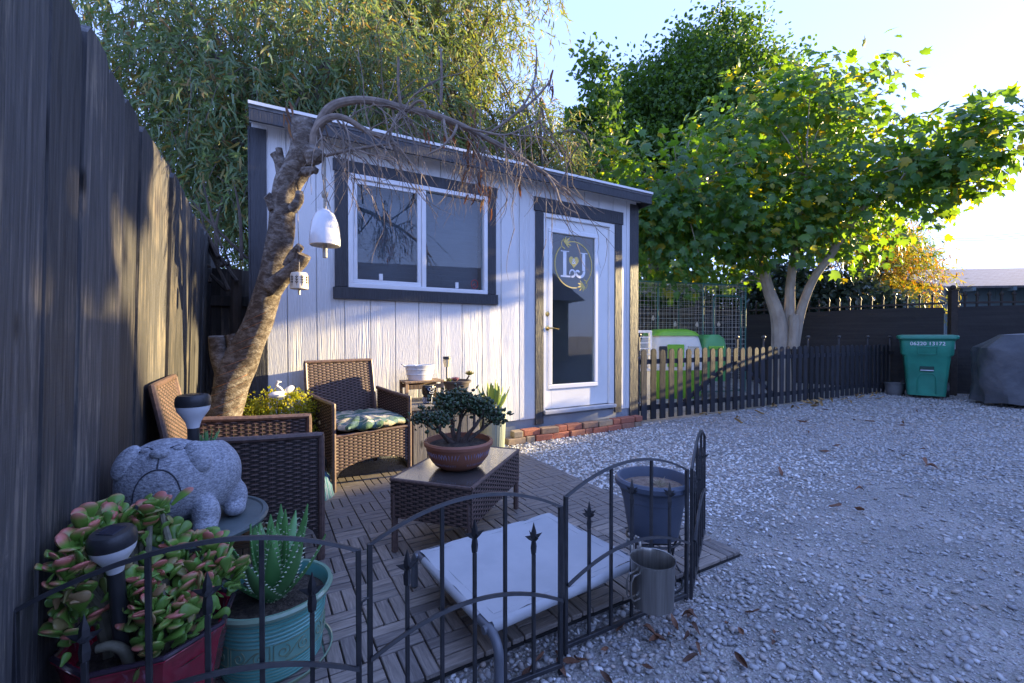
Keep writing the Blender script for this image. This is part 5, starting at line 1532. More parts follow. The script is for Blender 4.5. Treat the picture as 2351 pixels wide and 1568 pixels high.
def obj_leaf_mat(name, base, tip, rough=.4, p0=.4, p1=.9, axis=1, scale=1.0, trans=0.0):
    m, nt, B, N, L = new_mat(name)
    tc = N.new('ShaderNodeTexCoord'); sx = N.new('ShaderNodeSeparateXYZ'); L.new(tc.outputs['Object'], sx.inputs[0])
    mu = N.new('ShaderNodeMath'); mu.operation = 'MULTIPLY'; mu.inputs[1].default_value = 1 / scale; L.new(sx.outputs[axis], mu.inputs[0])
    oi = N.new('ShaderNodeObjectInfo')
    ad = N.new('ShaderNodeMath'); ad.operation = 'MULTIPLY_ADD'; ad.inputs[1].default_value = .45; L.new(oi.outputs['Random'], ad.inputs[0])
    L.new(mu.outputs[0], ad.inputs[2])
    sb_ = N.new('ShaderNodeMath'); sb_.operation = 'SUBTRACT'; sb_.inputs[1].default_value = .22; L.new(ad.outputs[0], sb_.inputs[0])
    c = ramp(N, L, sb_.outputs[0], [(p0, base), (p1, tip)])
    L.new(c, B.inputs['Base Color']); B.inputs['Roughness'].default_value = rough
    B.inputs['Subsurface Weight'].default_value = 0.0
    return m
def rosette(par, c0, n_, L_, w_, th, mat, el=(20, 75), me=None, nm='leaf', curl=.25):
    me = me or fleshy(L_, w_, th, curl).mesh('leaf', mat, 60)
    for i in range(n_):
        f = i / max(n_ - 1, 1)
        e = R(el[0] + (el[1] - el[0]) * f)
        link(nm, me, par, c0, (e, 0, i * 2.39996), [1 - .35 * f] * 3)
    return me
m_suc_pink = obj_leaf_mat('pink_succulent', (.20, .14, .13), (.42, .16, .20), scale=.05)
m_suc_green = obj_leaf_mat('green_succulent', (.10, .16, .05), (.22, .20, .06), scale=.05)
m_suc_yel = obj_leaf_mat('yellow_succulent', (.14, .18, .05), (.34, .28, .08), scale=.05)
rosette(sbw, (-.01, .0, .14), 22, .055, .010, .005, m_suc_pink)
rosette(sbw, (-.075, -.02, .135), 16, .05, .007, .004, m_suc_green, (30, 80)); rosette(sbw, (-.05, .045, .135), 12, .045, .007, .004, m_suc_green, (30, 80))
MB().tube([(.05, 0, .13), (.085, -.01, .145), (.115, -.01, .185)], [.008, .007, .007], 7).build('stem', m_bark_brown, sbw)
rosette(sbw, (.118, -.01, .19), 26, .055, .010, .004, m_suc_yel, (5, 75))
# solar lights
m_frost = pm('frosted_lens', (.75, .76, .78), (.72, .73, .75), 3, .35)
m_frost_y = pm('amber_lens', (.72, .62, .42), (.68, .58, .38), 3, .35)
m_capblk = pm('black_plastic', (.022, .023, .026), (.032, .033, .036), 20, .4, .1, 200)
def solar(label, loc, k=1.0, tilt=(0, 0, 0), stake=.14, lens=m_frost, col_r=.019):
    t = thing('solar_light', label, 'solar light', loc, 0, 'solar path lights')
    t.rotation_euler = tilt
    def sc_(p): return [(r * k, z * k) for r, z in p]
    MB().lathe(sc_([(0, 0), (col_r, 0), (col_r * 1.05, stake), (0, stake)]), 18).build('stake', m_capblk, t)
    MB().lathe([(r * k, (stake + z) * k) for r, z in [(.020, .0005), (.021, .005), (.026, .025), (.040, .048), (.052, .066), (.0565, .085), (.0565, .0855), (0, .0855)]], 30).build('lens', lens, t)
    cap = MB().lathe([(r * k, (stake + z) * k) for r, z in [(0, .086), (.0575, .086), (.059, .10), (.057, .118), (.050, .128), (.044, .130), (.0, .130)]], 30).build('cap', m_capblk, t)
    MB().box((0, 0, (stake + .1312) * k), (.05 * k, .05 * k, .002 * k), .0005).build('solar_cell', pm('solar_cell', (.02, .022, .035), (.03, .032, .05), 60, .2), cap)
    return t
def solar_small(label, loc, h=.18):
    t = thing('solar_light', label, 'solar light', loc, 0, 'solar path lights')
    MB().lathe([(0, 0), (.006, 0), (.006, h), (0, h)], 10).build('stake', m_capblk, t)
    MB().lathe([(0, h + .0005), (.022, h + .0005), (.030, h + .03), (.034, h + .065), (0, h + .065)], 20).build('lens', m_frost_y, t)
    MB().lathe([(0, h + .066), (.030, h + .066), (.034, h + .072), (.032, h + .09), (0, h + .092)], 20).build('cap', m_capblk, t)
solar_small('small amber solar light stuck in the back of the succulent bowl', S(-1.155, .20, BT + .135), .13)
# agave in ribbed pot
m_sage = pm('sage_ceramic', (.30, .34, .28), (.25, .29, .24), 5, .45)
ag = thing('agave_pot', 'ribbed sage green pot with a spiky bright agave beside the bricks', 'potted plant', S(-.735, .25, .0), SH_A)
MB().lathe([(0, 0.003), (.095, 0.003), (.105, .02), (.122, .36), (.122, .375), (.112, .376), (.108, .34), (0, .33)], 96, wob=lambda a, z: 1 + (.022 * math.cos(a * 30) if .015 < z < .362 else 0)).build('pot', m_sage, ag)
MB().lathe([(.11, .345), (0, .35)], 24, caps=False).build('soil', m_soil, ag)
m_agave = obj_leaf_mat('agave_leaf', (.10, .20, .05), (.26, .32, .06), .4, .1, 1.0, scale=.3)
am = fleshy(.29, .024, .006, .3).mesh('leaf', m_agave, 60)
for i in range(20):
    f = i / 19
    link('leaf', am, ag, (0, 0, .345), (R(18 + 55 * f), 0, i * 2.4 + .3), (1, .75 + .3 * random.random(), 1))
solar_small('small amber solar light standing in the agave pot', S(-.76, .31, .35), .03)
# conduit on the wall
m_alu = pm('cast_aluminium', (.42, .42, .41), (.34, .34, .33), 18, .45, .2, 120, metal=.7)
cdt = thing('conduit_box', 'oval grey metal conduit fitting on the shed wall left of the chair', 'conduit', S(-2.16, 0, 0), SH_A)
def oval(w_, h_, y0, y1, zc, b):
    pts = [(w_ * math.cos(a) , y0, zc + (h_ - w_) * (1 if math.sin(a) > 0 else -1) + w_ * math.sin(a)) for a in np.linspace(.0, 6.283, 29)[:-1]]
    b.prism(pts, (0, y1 - y0, 0)); return b
oval(.058, .135, -.03, -.001, .43, MB()).build('body', m_alu, cdt)
oval(.05, .125, -.036, -.0305, .43, MB()).build('cover', m_alu, cdt)
oval(.026, .095, -.041, -.0365, .43, MB()).build('raised_oval', m_alu, cdt)
for z in (.535, .325): MB().ell((0, -.038, z), (.006, .004, .006), 8, 6).build('screw', m_chrome, cdt)
MB().tube([(0, -.026, 0), (0, -.026, .30)], .024, 14).build('pipe', m_alu, cdt)
MB().tube([(-.05, -.012, .2), (-.02, -.045, .2), (.02, -.045, .2), (.05, -.012, .2)], .008, 6).build('strap', m_alu, cdt)

# yellow-green shrub in a trough
m_gold_leaf = leaf_mat('golden_leaf', [(.26, .30, .03), (.36, .36, .04), (.2, .27, .03), (.42, .40, .06), (.13, .22, .03)], .45, (1.8, 1.5, .4), .45)
sb0 = S(-2.44, .40, 0)
shr = thing('golden_shrub', 'bright yellow-green small-leaved shrub in a trough by the tree foot', 'shrub', sb0, SH_A)
MB().span((-.24, -.11, 0.004), (.24, .11, .22), .01).build('trough', m_taupe, shr)
P, o, c = crown_points([(0, 0, .50, .25, .14, .19), (-.14, 0, .47, .14, .12, .18), (.16, 0, .42, .13, .12, .16)], 190, 26, .05, .35); n = len(P)
M = frames(unit(n) + np.array([0, 0, .5]), unit(n)) * (.020 * (.7 + .6 * rng.random(n)))[:, None, None]
kind(link('foliage', scatter_mesh('foliage', LEAF_OVAL_V, LEAF_OVAL_F, P, M, m_gold_leaf), shr), 'stuff')
tm_ = MB()
for i in range(14): tm_.tube([(random.uniform(-.12, .12), random.uniform(-.05, .05), .2), (random.uniform(-.2, .2), random.uniform(-.08, .08), .45)], .004, 5)
tm_.build('stems', m_bark_brown, shr)
# swan ornament
swp = S(-2.46, .50, .66)
swan = thing('bird_ornament', 'glossy white bird ornament with curved neck perched in the golden shrub', 'ornament', swp, SH_A + R(10))
MB().ell((0, 0, 0), (.055, .026, .024), 16, 10).build('body', m_glaze_w, swan)
MB().tube([(.035, 0, .008), (.02, 0, .04), (-.005, 0, .06), (.005, 0, .085), (.025, 0, .082)], [.012, .010, .009, .010, .005], 10).build('neck', m_glaze_w, swan)
MB().ell((.075, 0, .03), (.032, .008, .022), 12, 8, Matrix.Rotation(R(-35), 3, 'Y')).build('wing', m_glaze_w, swan)
MB().tube([(0, 0, -.02), (0, 0, -.32)], .003, 5).build('stake', m_black_metal, swan)
hp_ = MB().tube([S(-2.34, .56, 0), S(-2.34, .56, .55), S(-2.15, .48, .50), S(-2.15, .48, 0)], .006, 6).build('wire_hoop', m_black_metal)
tag(hp_, 'thin black metal border hoop at the right of the golden shrub', 'garden hoop')
# ================================================================== foreground
# round side table
m_slate = pm('slate_green_top', (.12, .15, .15), (.09, .115, .115), 12, .45, .1, 120)
TC = Vector((-1.055, 1.42, 0)); TZ = .45
st = thing('side_table', 'small round slate-green side table under the stone dog', 'table', TC)
MB().lathe([(0, TZ - .022), (.215, TZ - .022), (.228, TZ - .016), (.232, TZ - .006), (.228, TZ + .002), (.216, TZ + .003), (.212, TZ - .002), (0, TZ - .002)], 56).build('table_top', m_slate, st)
for k in range(3):
    a = R(90 + k * 120); ca, sa = math.cos(a), math.sin(a)
    MB().tube([(.17 * ca, .17 * sa, TZ - .02), (.12 * ca, .12 * sa, .25), (.19 * ca, .19 * sa, .04)], .010, 8).build('leg', m_black_metal, st)
MB().tube([(.13 * math.cos(a), .13 * math.sin(a), .2) for a in np.linspace(0, 6.283, 25)[:-1]], .006, 6, closed=True).build('ring', m_black_metal, st)

# stone dog planter
m_stone, nt, B, N, L = new_mat('cast_stone')
v = coords(N, L, rand=False)
mp = N.new('ShaderNodeMapping'); mp.inputs['Scale'].default_value = (1, 1, 2.2); L.new(v, mp.inputs[0])
n1 = noise(N, L, v, 14, 5, .6); n2 = noise(N, L, mp.outputs[0], 85, 4, .7)
c = ramp(N, L, n2, [(.32, (.17, .18, .20)), (.52, (.36, .375, .41)), (.70, (.58, .60, .64))])
c = mixc(N, L, .5, c, ramp(N, L, n1, [(.3, (.35, .36, .38)), (.7, (.62, .63, .65))]), 'OVERLAY')
L.new(c, B.inputs['Base Color']); B.inputs['Roughness'].default_value = .85
bumpn(N, L, n2, .8, .006, B)
m_groove = pm('dark_groove', (.05, .055, .07), (.04, .045, .06), 20, .9)
dog = thing('stone_dog', 'round grey cast-stone dog planter with drooping ears and a frown', 'statue', TC + Vector((.0, -.015, TZ + .002)), R(24))
b = MB()
b.ell((.01, .03, .135), (.178, .165, .132), 28, 18)                   # body
b.ell((-.03, -.065, .150), (.152, .118, .128), 24, 16)                # head
b.ell((-.03, -.125, .17), (.07, .055, .06), 18, 12)                   # muzzle
for x, y in ((.10, -.125), (-.14, -.11), (.165, .03), (-.15, .06)):
    b.ell((x, y, .05), (.045, .05, .058), 14, 10); b.ell((x + .004, y - .032, .024), (.040, .042, .026), 12, 8)
bmn = bmesh.new(); me0 = b.mesh('body', m_stone, 80)
tmp = bpy.data.objects.new('tmp', me0); col.objects.link(tmp)
rm = tmp.modifiers.new('r', 'REMESH'); rm.mode = 'VOXEL'; rm.voxel_size = .006; rm.use_smooth_shade = True
sm = tmp.modifiers.new('s', 'SMOOTH'); sm.factor = .5; sm.iterations = 7
dg = bpy.context.evaluated_depsgraph_get(); dg.update()
bme_ = bpy.data.meshes.new_from_object(tmp.evaluated_get(dg)); bpy.data.objects.remove(tmp)
bme_.materials.clear(); bme_.materials.append(m_stone)
bme_.polygons.foreach_set('use_smooth', [True] * len(bme_.polygons))
# hollow at the back for planting
for v_ in bme_.vertices:
    x, y, z = v_.co
    r = math.hypot(x - .03, y - .06)
    if r < .085 and z > .18: v_.co.z -= .055 * min(1, (.085 - r) / .018)
link('body', bme_, dog)
from mathutils.bvhtree import BVHTree
bvh = BVHTree.FromPolygons([v_.co for v_ in bme_.vertices], [tuple(p.vertices) for p in bme_.polygons])
FT = R(38)
FDn = Vector((0, math.cos(FT), -math.sin(FT))); FU = Vector((0, math.sin(FT), math.cos(FT))); FCc = Vector((-.03, -.065, .160))
def on(x, h, off=.001):
    h_ = bvh.ray_cast(FCc + Vector((x, 0, 0)) + FU * h - FDn, FDn)
    return (h_[0] + h_[1] * off) if h_[0] is not None else FCc
def line_on(pts, r, nm, mat, k=6):
    q = []
    for (x0, z0), (x1, z1) in zip(pts[:-1], pts[1:]):
        for i in range(k): q.append(on(x0 + (x1 - x0) * i / k, z0 + (z1 - z0) * i / k))
    q.append(on(*pts[-1]))
    return MB().tube(q, r, 6).build(nm, mat, dog)
line_on([(0, .012), (0, -.022)], .0024, 'muzzle_line', m_groove)
line_on([(.068 * math.sin(a), -.095 + .070 * math.cos(a)) for a in np.linspace(-1.5, 1.5, 13)] , .0022, 'frown', m_groove, 3)
for sx in (-1, 1):
    line_on([(sx * .045 - .020, .042), (sx * .045, .054), (sx * .045 + .020, .042)], .0024, 'eye_line', m_groove)
    MB().ell(on(sx * .045, .044, -.003), (.018, .011, .009), 14, 8).build('eyelid', m_stone, dog)
MB().ell(on(0, .022, .002), (.030, .018, .015), 16, 10).build('nose', m_stone, dog)
for sx in (-1, 1):
    p = on(sx * .105, .025, -.004)
    MB().ell(p, (.038, .024, .054), 18, 12, Matrix.Rotation(R(sx * -24), 3, 'Y') @ Matrix.Rotation(R(sx * 34), 3, 'Z') @ Matrix.Rotation(R(-20), 3, 'X')).build('ear', m_stone, dog)
for cx, cy in ((.104, -.158), (.169, -.004)):
    for q in (-.013, .0, .013): MB().tube([(cx + q, cy - .006, .028), (cx + q, cy - .012, .012)], .0022, 5).build('toe_line', m_groove, dog)
MB().lathe([(.080, 0), (0, .004)], 20, c=(.03, .06, .20), caps=False).build('soil', m_soil, dog)
dl0 = dog.location.copy(); rz = Matrix.Rotation(R(24), 3, 'Z')
dog.scale = (.84, .92, 1.02)
def dogp(x, y, z): return dl0 + rz @ Vector((x * .84, y * .92, z * 1.02))
solar('upright solar light with black cap standing in the stone dog planter', dogp(.02, .06, .20), .86, (0, 0, 0), .10, m_frost)

# aloe
m_aloe = obj_leaf_mat('aloe_leaf', (.09, .25, .09), (.14, .34, .10), .35, .1, 1.0, scale=1.0)
m_tooth = pm('aloe_tooth', (.55, .6, .42), (.5, .55, .4), 5, .5)
def aloe_mesh(curl):
    rows = []
    n_ = 9
    cen = []
    for i in range(n_):
        f = i / (n_ - 1); w_ = .135 * (1 - f) ** .75 * (1 - .15 * (1 - f)) + .004
        zc = curl * f * f; row = []
        for a in (180, 225, 270, 315, 360, 50, 90, 130):
            th = .055 * (1 - f * .8)
            s_ = math.sin(R(a)); row.append((w_ * math.cos(R(a)), f, zc + (th * s_ if s_ < 0 else .012 * s_ - .0)))
        rows.append(row); cen.append((w_, f, zc))
    b = MB().grid(rows, True)
    b.f.append(tuple(range(8))[::-1]); b.m.append(0)
    b.cur = 1
    for k in range(13):
        f = .06 + k * .07; w_ = .135 * (1 - f) ** .75 * (1 - .15 * (1 - f)) + .004; zc = curl * f * f
        for sx in (-1, 1):
            x = sx * w_
            b.add([(x, f - .012, zc - .008), (x, f + .012, zc - .008), (x, f, zc + .012), (x + sx * .030, f + .012, zc + .004)], [(0, 1, 3), (1, 2, 3), (2, 0, 3)])
    b.cur = 0
    return b.mesh('leaf', [m_aloe, m_tooth], 60)
aloe_me = [aloe_mesh(.12), aloe_mesh(.22), aloe_mesh(.32)]
def aloe(par, c0, n_, L_, el0, el1, wid=1.0):
    for i in range(n_):
        f = i / (n_ - 1)
        s_ = L_ * (1.0 - .25 * f) * random.uniform(.9, 1.08)
        link('leaf', aloe_me[i % 3], par, c0, (R(el0 + (el1 - el0) * f + random.uniform(-5, 5)), 0, i * 2.4 + random.uniform(-.2, .2)), (s_ * wid, s_, s_))
al2 = thing('aloe_plant', 'small toothed aloe growing out of the back of the stone dog', 'aloe', dogp(.055, .075, .20))
aloe(al2, (0, 0, 0), 11, .085, 35, 85, 1.1)

# red glazed pot with trumpet-leaved jade
m_redgl, nt, B, N, L = new_mat('red_drip_glaze')
v = coords(N, L, (1, 1, .18))
n1 = noise(N, L, v, 40, 4, .6)
L.new(ramp(N, L, n1, [(.35, (.30, .012, .035)), (.58, (.22, .01, .03)), (.68, (.40, .18, .28)), (.8, (.5, .34, .42))]), B.inputs['Base Color'])
B.inputs['Roughness'].default_value = .2; B.inputs['Coat Weight'].default_value = .5
RP = Vector((-.885, 1.075, 0)); RZ = .335
rp = thing('red_pot', 'red drip-glazed pot overflowing with a pink-tipped trumpet jade', 'potted plant', RP)
rows = []
for r, z in ((.085, .0), (.10, .02), (.135, .16), (.158, .30), (.166, .325), (.172, .335), (.168, .342), (.155, .338), (.148, .30), (.14, .285)):
    rows.append([(r * (1 / max(abs(math.cos((a % (math.pi / 4)) - math.pi / 8)), .5)) * .945 * math.cos(a), r * (1 / max(abs(math.cos((a % (math.pi / 4)) - math.pi / 8)), .5)) * .945 * math.sin(a), z) for a in np.linspace(0, 2 * math.pi, 49)[:-1]])
pb = MB().grid(rows, True); pb.f.append(tuple(range(48))[::-1]); pb.m.append(0)
pb.build('pot', m_redgl, rp, smooth=25)
MB().tube([Vector(q) + Vector((0, 0, .0)) for q in rows[6]], .006, 6, closed=True).build('rim', pm('dark_plum_glaze', (.03, .018, .03), (.045, .03, .045), 12, .25), rp)
MB().lathe([(.152, .292), (.08, .30), (0, .303)], 28, caps=False).build('soil', m_soil, rp)
clusters = [(300, 1165, 1.14), (228, 1195, 1.08), (180, 1192, 1.05), (165, 1235, 1.0), (120, 1265, .96), (68, 1305, .92), (105, 1335, .92), (200, 1285, 1.02), (255, 1165, 1.12), (280, 1215, 1.1), (345, 1155, 1.14), (372, 1150, 1.15), (150, 1295, .97), (215, 1235, 1.04), (325, 1190, 1.13), (240, 1265, 1.05),
            (430, 1262, 1.17), (480, 1268, 1.18), (400, 1310, 1.12), (450, 1322, 1.12), (505, 1298, 1.17), (535, 1322, 1.16), (365, 1335, 1.05), (315, 1375, 1.0), (352, 1405, 1.0), (420, 1385, 1.06), (465, 1372, 1.08), (490, 1345, 1.12), (305, 1352, 1.0), (335, 1440, .99), (400, 1440, 1.02), (150, 1395, .95), (192, 1425, .98), (142, 1448, .95), (360, 1490, .99), (385, 1270, 1.14), (430, 1420, 1.04), (270, 1300, 1.04)]
m_jade = obj_leaf_mat('trumpet_jade_leaf', (.15, .29, .05), (.52, .17, .13), .32, .72, 1.2, scale=1.0)
def jade_mesh(k):
    rows = []
    for f, q, th in (((0, .30, .5), (.3, .42, .45), (.62, .72, .42), (.85, 1.0, .40), (.96, .96, .36), (.99, .80, .28), (.93, .45, .12)) if k == 3 else ((0, .28, .6), (.22, .46, .55), (.45, .78, .5), (.66, .98, .45), (.84, .92, .4), (.96, .60, .35), (1.0, .18, .3))):
        rows.append([(.36 * q * math.cos(a), f, .26 * th * q * math.sin(a) * (1.3 if k % 2 else 1) + .12 * (k - 1.5) * f * f) for a in np.linspace(0, 6.283, 9)[:-1]])
    b = MB().grid(rows, True); b.f.append(tuple(range(8))[::-1]); b.f.append(tuple(48 + i for i in range(8))); b.m += [0, 0]
    return b.mesh('leaf', m_jade, 70)
jm = [jade_mesh(k) for k in range(4)]
stm = MB(); base_pts = [Vector((-.02, .0, .29)), Vector((.05, -.03, .29)), Vector((-.06, -.05, .29)), Vector((.03, .05, .29))]
m_jstem = pm('jade_stem', (.20, .19, .13), (.13, .12, .085), 30, .7, .4, 90)
cnt = 0
for q, (X, Y, d) in enumerate(clusters):
    c0 = at(X, Y + (30 if Y < 1200 else 0), d)
    lim = -.5 - .561 * c0.y + .085
    if c0.x < lim: c0.x = lim
    c0 = c0 - RP
    s = min(base_pts, key=lambda z: (z - c0).length)
    mid = s.lerp(c0, .55) + Vector((0, 0, .05))
    o_, r_ = limb([s, s.lerp(mid, .5) + Vector((0, 0, .035)), mid, c0], [.016, .012, .009, .006], '', None, None)
    stm.tube(o_, r_, 7)
    out = (c0 - Vector((0, 0, .25))).normalized()
    for i in range(8 if q < 34 else 6):
        dv = (out * .35 + Vector(unit(1)[0]) * .95 + Vector((0, -.1, .75))).normalized()
        sz = random.uniform(.034, .054) * (1.3 if random.random() < .15 else 1)
        rot = dv.to_track_quat('Y', 'Z').to_euler()
        o = link('leaf', jm[cnt % 4], rp, c0 + dv * .006 + Vector((random.uniform(-.018, .018), random.uniform(-.018, .018), random.uniform(-.018, .018))), rot, (sz, sz, sz)); cnt += 1
# smaller leaves filling the tufts
cen = []
for (X, Y, d) in clusters:
    c0 = at(X, Y + (30 if Y < 1200 else 0), d); c0.x = max(c0.x, -.5 - .561 * c0.y + .085); cen.append(c0 - RP)
cen = np.array([list(q) for q in cen]); k_ = 10
Pj = (cen[:, None, :] + rng.normal(size=(len(cen), k_, 3)) * .024 - np.array([0, 0, .012])).reshape(-1, 3); n = len(Pj)
ok = Pj[:, 0] + RP.x > -.5 - .561 * (Pj[:, 1] + RP.y) + .05
Pj = Pj[ok]; n = len(Pj)
Mj = frames(unit(n) * .9 + np.array([0, -.1, .6]), unit(n)) * (.034 * (.7 + .6 * rng.random(n)))[:, None, None]
jv = np.array([tuple(v_.co) for v_ in jm[0].vertices]); jf = np.array([tuple(p.vertices) for p in jm[0].polygons if len(p.vertices) == 4])
m_jfill = leaf_mat('jade_fill_leaf', [(.12, .26, .05), (.16, .30, .06), (.13, .25, .05), (.36, .22, .12), (.14, .27, .05), (.12, .24, .05)], .1, None, .35)
kind(link('foliage', scatter_mesh('foliage', jv, jf, Pj, Mj, m_jfill, True), rp), 'stuff')
stm.tube([(-.03, -.01, .285), (-.05, .0, .36), (-.055, .0, .44)], [.032, .028, .022], 12).tube([(-.03, -.01, .30), (.0, .0, .38), (.015, .01, .45)], [.028, .022, .018], 12)
stm.tube(*limb([at(300, 1530, .98) - RP, at(285, 1495, .97) - RP, at(255, 1482, .96) - RP, at(222, 1490, .95) - RP], [.012, .011, .010, .009], '', None, None), 12)
stm.build('stems', m_jstem, rp)
s2 = solar('tilted solar light with black cap among the trumpet jade leaves', at(283, 1500, .99), .74, (R(-4), R(3), 0), .27, m_frost, .02)
s2.rotation_euler = (R(6), R(1), 0)

# teal pot with aloe
m_teal_g, nt, B, N, L = new_mat('teal_glaze')
v = coords(N, L, rand=False)
g_ = N.new('ShaderNodeNewGeometry')
c = ramp(N, L, noise(N, L, v, 9, 4), [(.3, (.10, .36, .32)), (.7, (.15, .44, .39))])
pn = ramp(N, L, g_.outputs['Pointiness'], [(.52, (0, 0, 0)), (.60, (1, 1, 1))])
c = mixc(N, L, pn, c, (.26, .33, .20))
L.new(c, B.inputs['Base Color']); B.inputs['Roughness'].default_value = .22; B.inputs['Coat Weight'].default_value = .5
TP = Vector((-.765, 1.395, 0))
tp = thing('teal_pot', 'teal glazed ribbed pot with scroll frieze holding a toothed aloe', 'potted plant', TP)
prof = [(0, .022), (.128, .022), (.136, .03)]
z = .032
def ribs(z, zend, r0, r1, n_):
    out = []
    for i in range(n_):
        f = i / n_; r = r0 + (r1 - r0) * f; h = (zend - z) / n_
        out += [(r, z + h * i), (r + .005, z + h * (i + .3)), (r + .005, z + h * (i + .6)), (r, z + h * (i + .95))]
    return out
prof += ribs(.034, .085, .138, .146, 5) + [(.150, .087), (.152, .09), (.152, .155), (.150, .158)] + ribs(.16, .225, .150, .158, 5) + [(.162, .226), (.176, .232), (.179, .242), (.174, .250), (.164, .249), (.158, .238), (.152, .20), (0, .19)]
pot = MB().lathe(prof, 64).build('pot', m_teal_g, tp, smooth=30)
scr = MB()
m_olive = pm('olive_glaze_line', (.20, .27, .17), (.16, .24, .16), 12, .3)
def cyl(a, z, r=.1535): return Vector((r * math.cos(a), r * math.sin(a), z))
for k in range(8):
    a0 = R(k * 45 + 5); 
    fr4 = [(-.36, .094), (.36, .094), (.36, .151), (-.36, .151)]
    pts = []
    for (u0, z0_), (u1, z1_) in zip(fr4, fr4[1:] + fr4[:1]):
        for i in range(6): pts.append(cyl(a0 + u0 + (u1 - u0) * i / 6, z0_ + (z1_ - z0_) * i / 6, .1525))
    scr.tube(pts, .0016, 5, closed=True)
    for sg in (-1, 1):
        sp = []
        for i in range(22):
            f = i / 21; ang = sg * f * 9.0; rr = .0195 * (1 - f * .85)
            sp.append(cyl(a0 + sg * (.19 + 0) + rr * math.cos(ang + 1.2) / .15, .1225 - sg * .002 + rr * math.sin(ang + 1.2), .1525))
        scr.tube(sp, .0017, 5)
    scr.tube([cyl(a0 + u, .1225 + .018 * math.sin(u * 9), .1525) for u in np.linspace(-.17, .17, 9)], .0017, 5)
scr.build('scroll_frieze', m_olive, pot)
MB().lathe([(.16, .205), (.08, .214), (0, .216)], 28, caps=False).build('soil', m_soil, tp)
MB().lathe([(0, .0), (.15, .0), (.168, .016), (.178, .040), (.173, .041), (.163, .021), (0, .0205)], 48).build('saucer', m_teal_g, tp)
MB().box((-.085, .06, .235), (.055, .006, .06), .002, Matrix.Rotation(R(35), 3, 'Z') @ Matrix.Rotation(R(-50), 3, 'Y')).build('plant_tag', m_frost, tp)
aloe(tp, (.0, .005, .205), 26, .285, 30, 86, 1.15)

# grey-blue pot on a wire stand
m_slatepot = pm('slate_blue_resin', (.08, .10, .14), (.065, .083, .12), 6, .5, .1, 150)
GP = Vector((.605, 1.875, 0))
gp = thing('slate_pot', 'large slate-blue rimmed pot with bare soil on a wire stand', 'planter', GP)
MB().lathe([(0, .2), (.095, .2), (.103, .205), (.128, .36), (.131, .362), (.133, .385), (.138, .387), (.14, .405), (.152, .41), (.160, .42), (.160, .437), (.152, .447), (.142, .447), (.136, .43), (.13, .40), (0, .38)], 48).build('pot', m_slatepot, gp)
MB().lathe([(.133, .405), (.07, .415), (0, .412)], 28, caps=False).build('soil', pm('dry_soil', (.16, .11, .08), (.26, .19, .14), 50, .95, .8, 120, .01), gp)
tf = MB()
for i in range(70):
    a = random.uniform(0, 6.28); r = random.uniform(0, .045); c0 = Vector((.03 + r * math.cos(a), -.01 + r * math.sin(a), .413)); tf.tube([c0, c0 + Vector((random.uniform(-.03, .03), random.uniform(-.03, .03), random.uniform(.005, .02)))], .0009, 3, caps=False)
tf.build('dry_grass', pm('straw', (.42, .36, .24), (.3, .25, .16), 10, .8), gp)
ws = MB()
for r, z in ((.11, .19), (.12, .0075)): ws.tube([(r * math.cos(a), r * math.sin(a), z) for a in np.linspace(0, 6.283, 33)[:-1]], .005, 6, closed=True)
for k in range(6):
    a = R(k * 60); ws.tube([(.11 * math.cos(a), .11 * math.sin(a), .19), (.08 * math.cos(a + .25), .08 * math.sin(a + .25), .10), (.12 * math.cos(a), .12 * math.sin(a), .033)], .0045, 6)
for k in range(5): ws.tube([(-.1, -.08 + k * .04, .191), (.1, -.08 + k * .04, .191)], .003, 5)
ws.build('wire_stand', m_black_metal, gp)

# raised pet cot
m_cot, nt, B, N, L = new_mat('pale_grey_fabric')
v = coords(N, L, rand=False)
L.new(ramp(N, L, noise(N, L, v, 6, 5), [(.3, (.40, .41, .42)), (.7, (.48, .485, .49))]), B.inputs['Base Color']); B.inputs['Roughness'].default_value = .75
ck = N.new('ShaderNodeTexChecker'); ck.inputs['Scale'].default_value = 700; L.new(v, ck.inputs['Vector'])
bumpn(N, L, noise(N, L, v, 4, 3), .35, .02, B)
m_tube = pm('grey_steel_tube', (.14, .15, .17), (.12, .13, .15), 10, .4, spec=.6)
ct = thing('pet_cot', 'raised grey pet cot with pale fabric sling behind the border fence', 'pet bed', (.055, 1.70, 0), R(34.5))
cx, cy, cz = .33, .262, .185
P = []
for i in range(15):
    row = []
    for j in range(13):
        u, v_ = i / 14 * 2 - 1, j / 12 * 2 - 1
        z = cz + .012 + .003 * math.sin(u * 14 + v_ * 3) * abs(v_) ** 3 + .003 * math.sin(v_ * 13 + u * 2) * abs(u) ** 3 - .020 * (1 - u * u) * (1 - v_ * v_) + .0015 * math.sin(u * 9 + v_ * 5)
        row.append((u * cx, v_ * cy, z))
    P.append(row)
sl_ = MB().grid(P)
for s_ in (-1, 1):     # hems wrapped round the side tubes
    hem = []
    for k in range(7):
        a = R(90 - k * 40) 
        hem.append([(u * cx, s_ * (cy + .017 * math.cos(a)), cz - .006 + .018 * math.sin(a)) for u in np.linspace(-.97, .97, 15)])
    sl_.grid(hem)
    hem = []
    for k in range(7):
        a = R(90 - k * 40)
        hem.append([(s_ * (cx + .017 * math.cos(a)), v_ * cy, cz - .006 + .018 * math.sin(a)) for v_ in np.linspace(-.80, .80, 13)])
    sl_.grid(hem)
slo = sl_.build('sling', m_cot, ct, smooth=60)
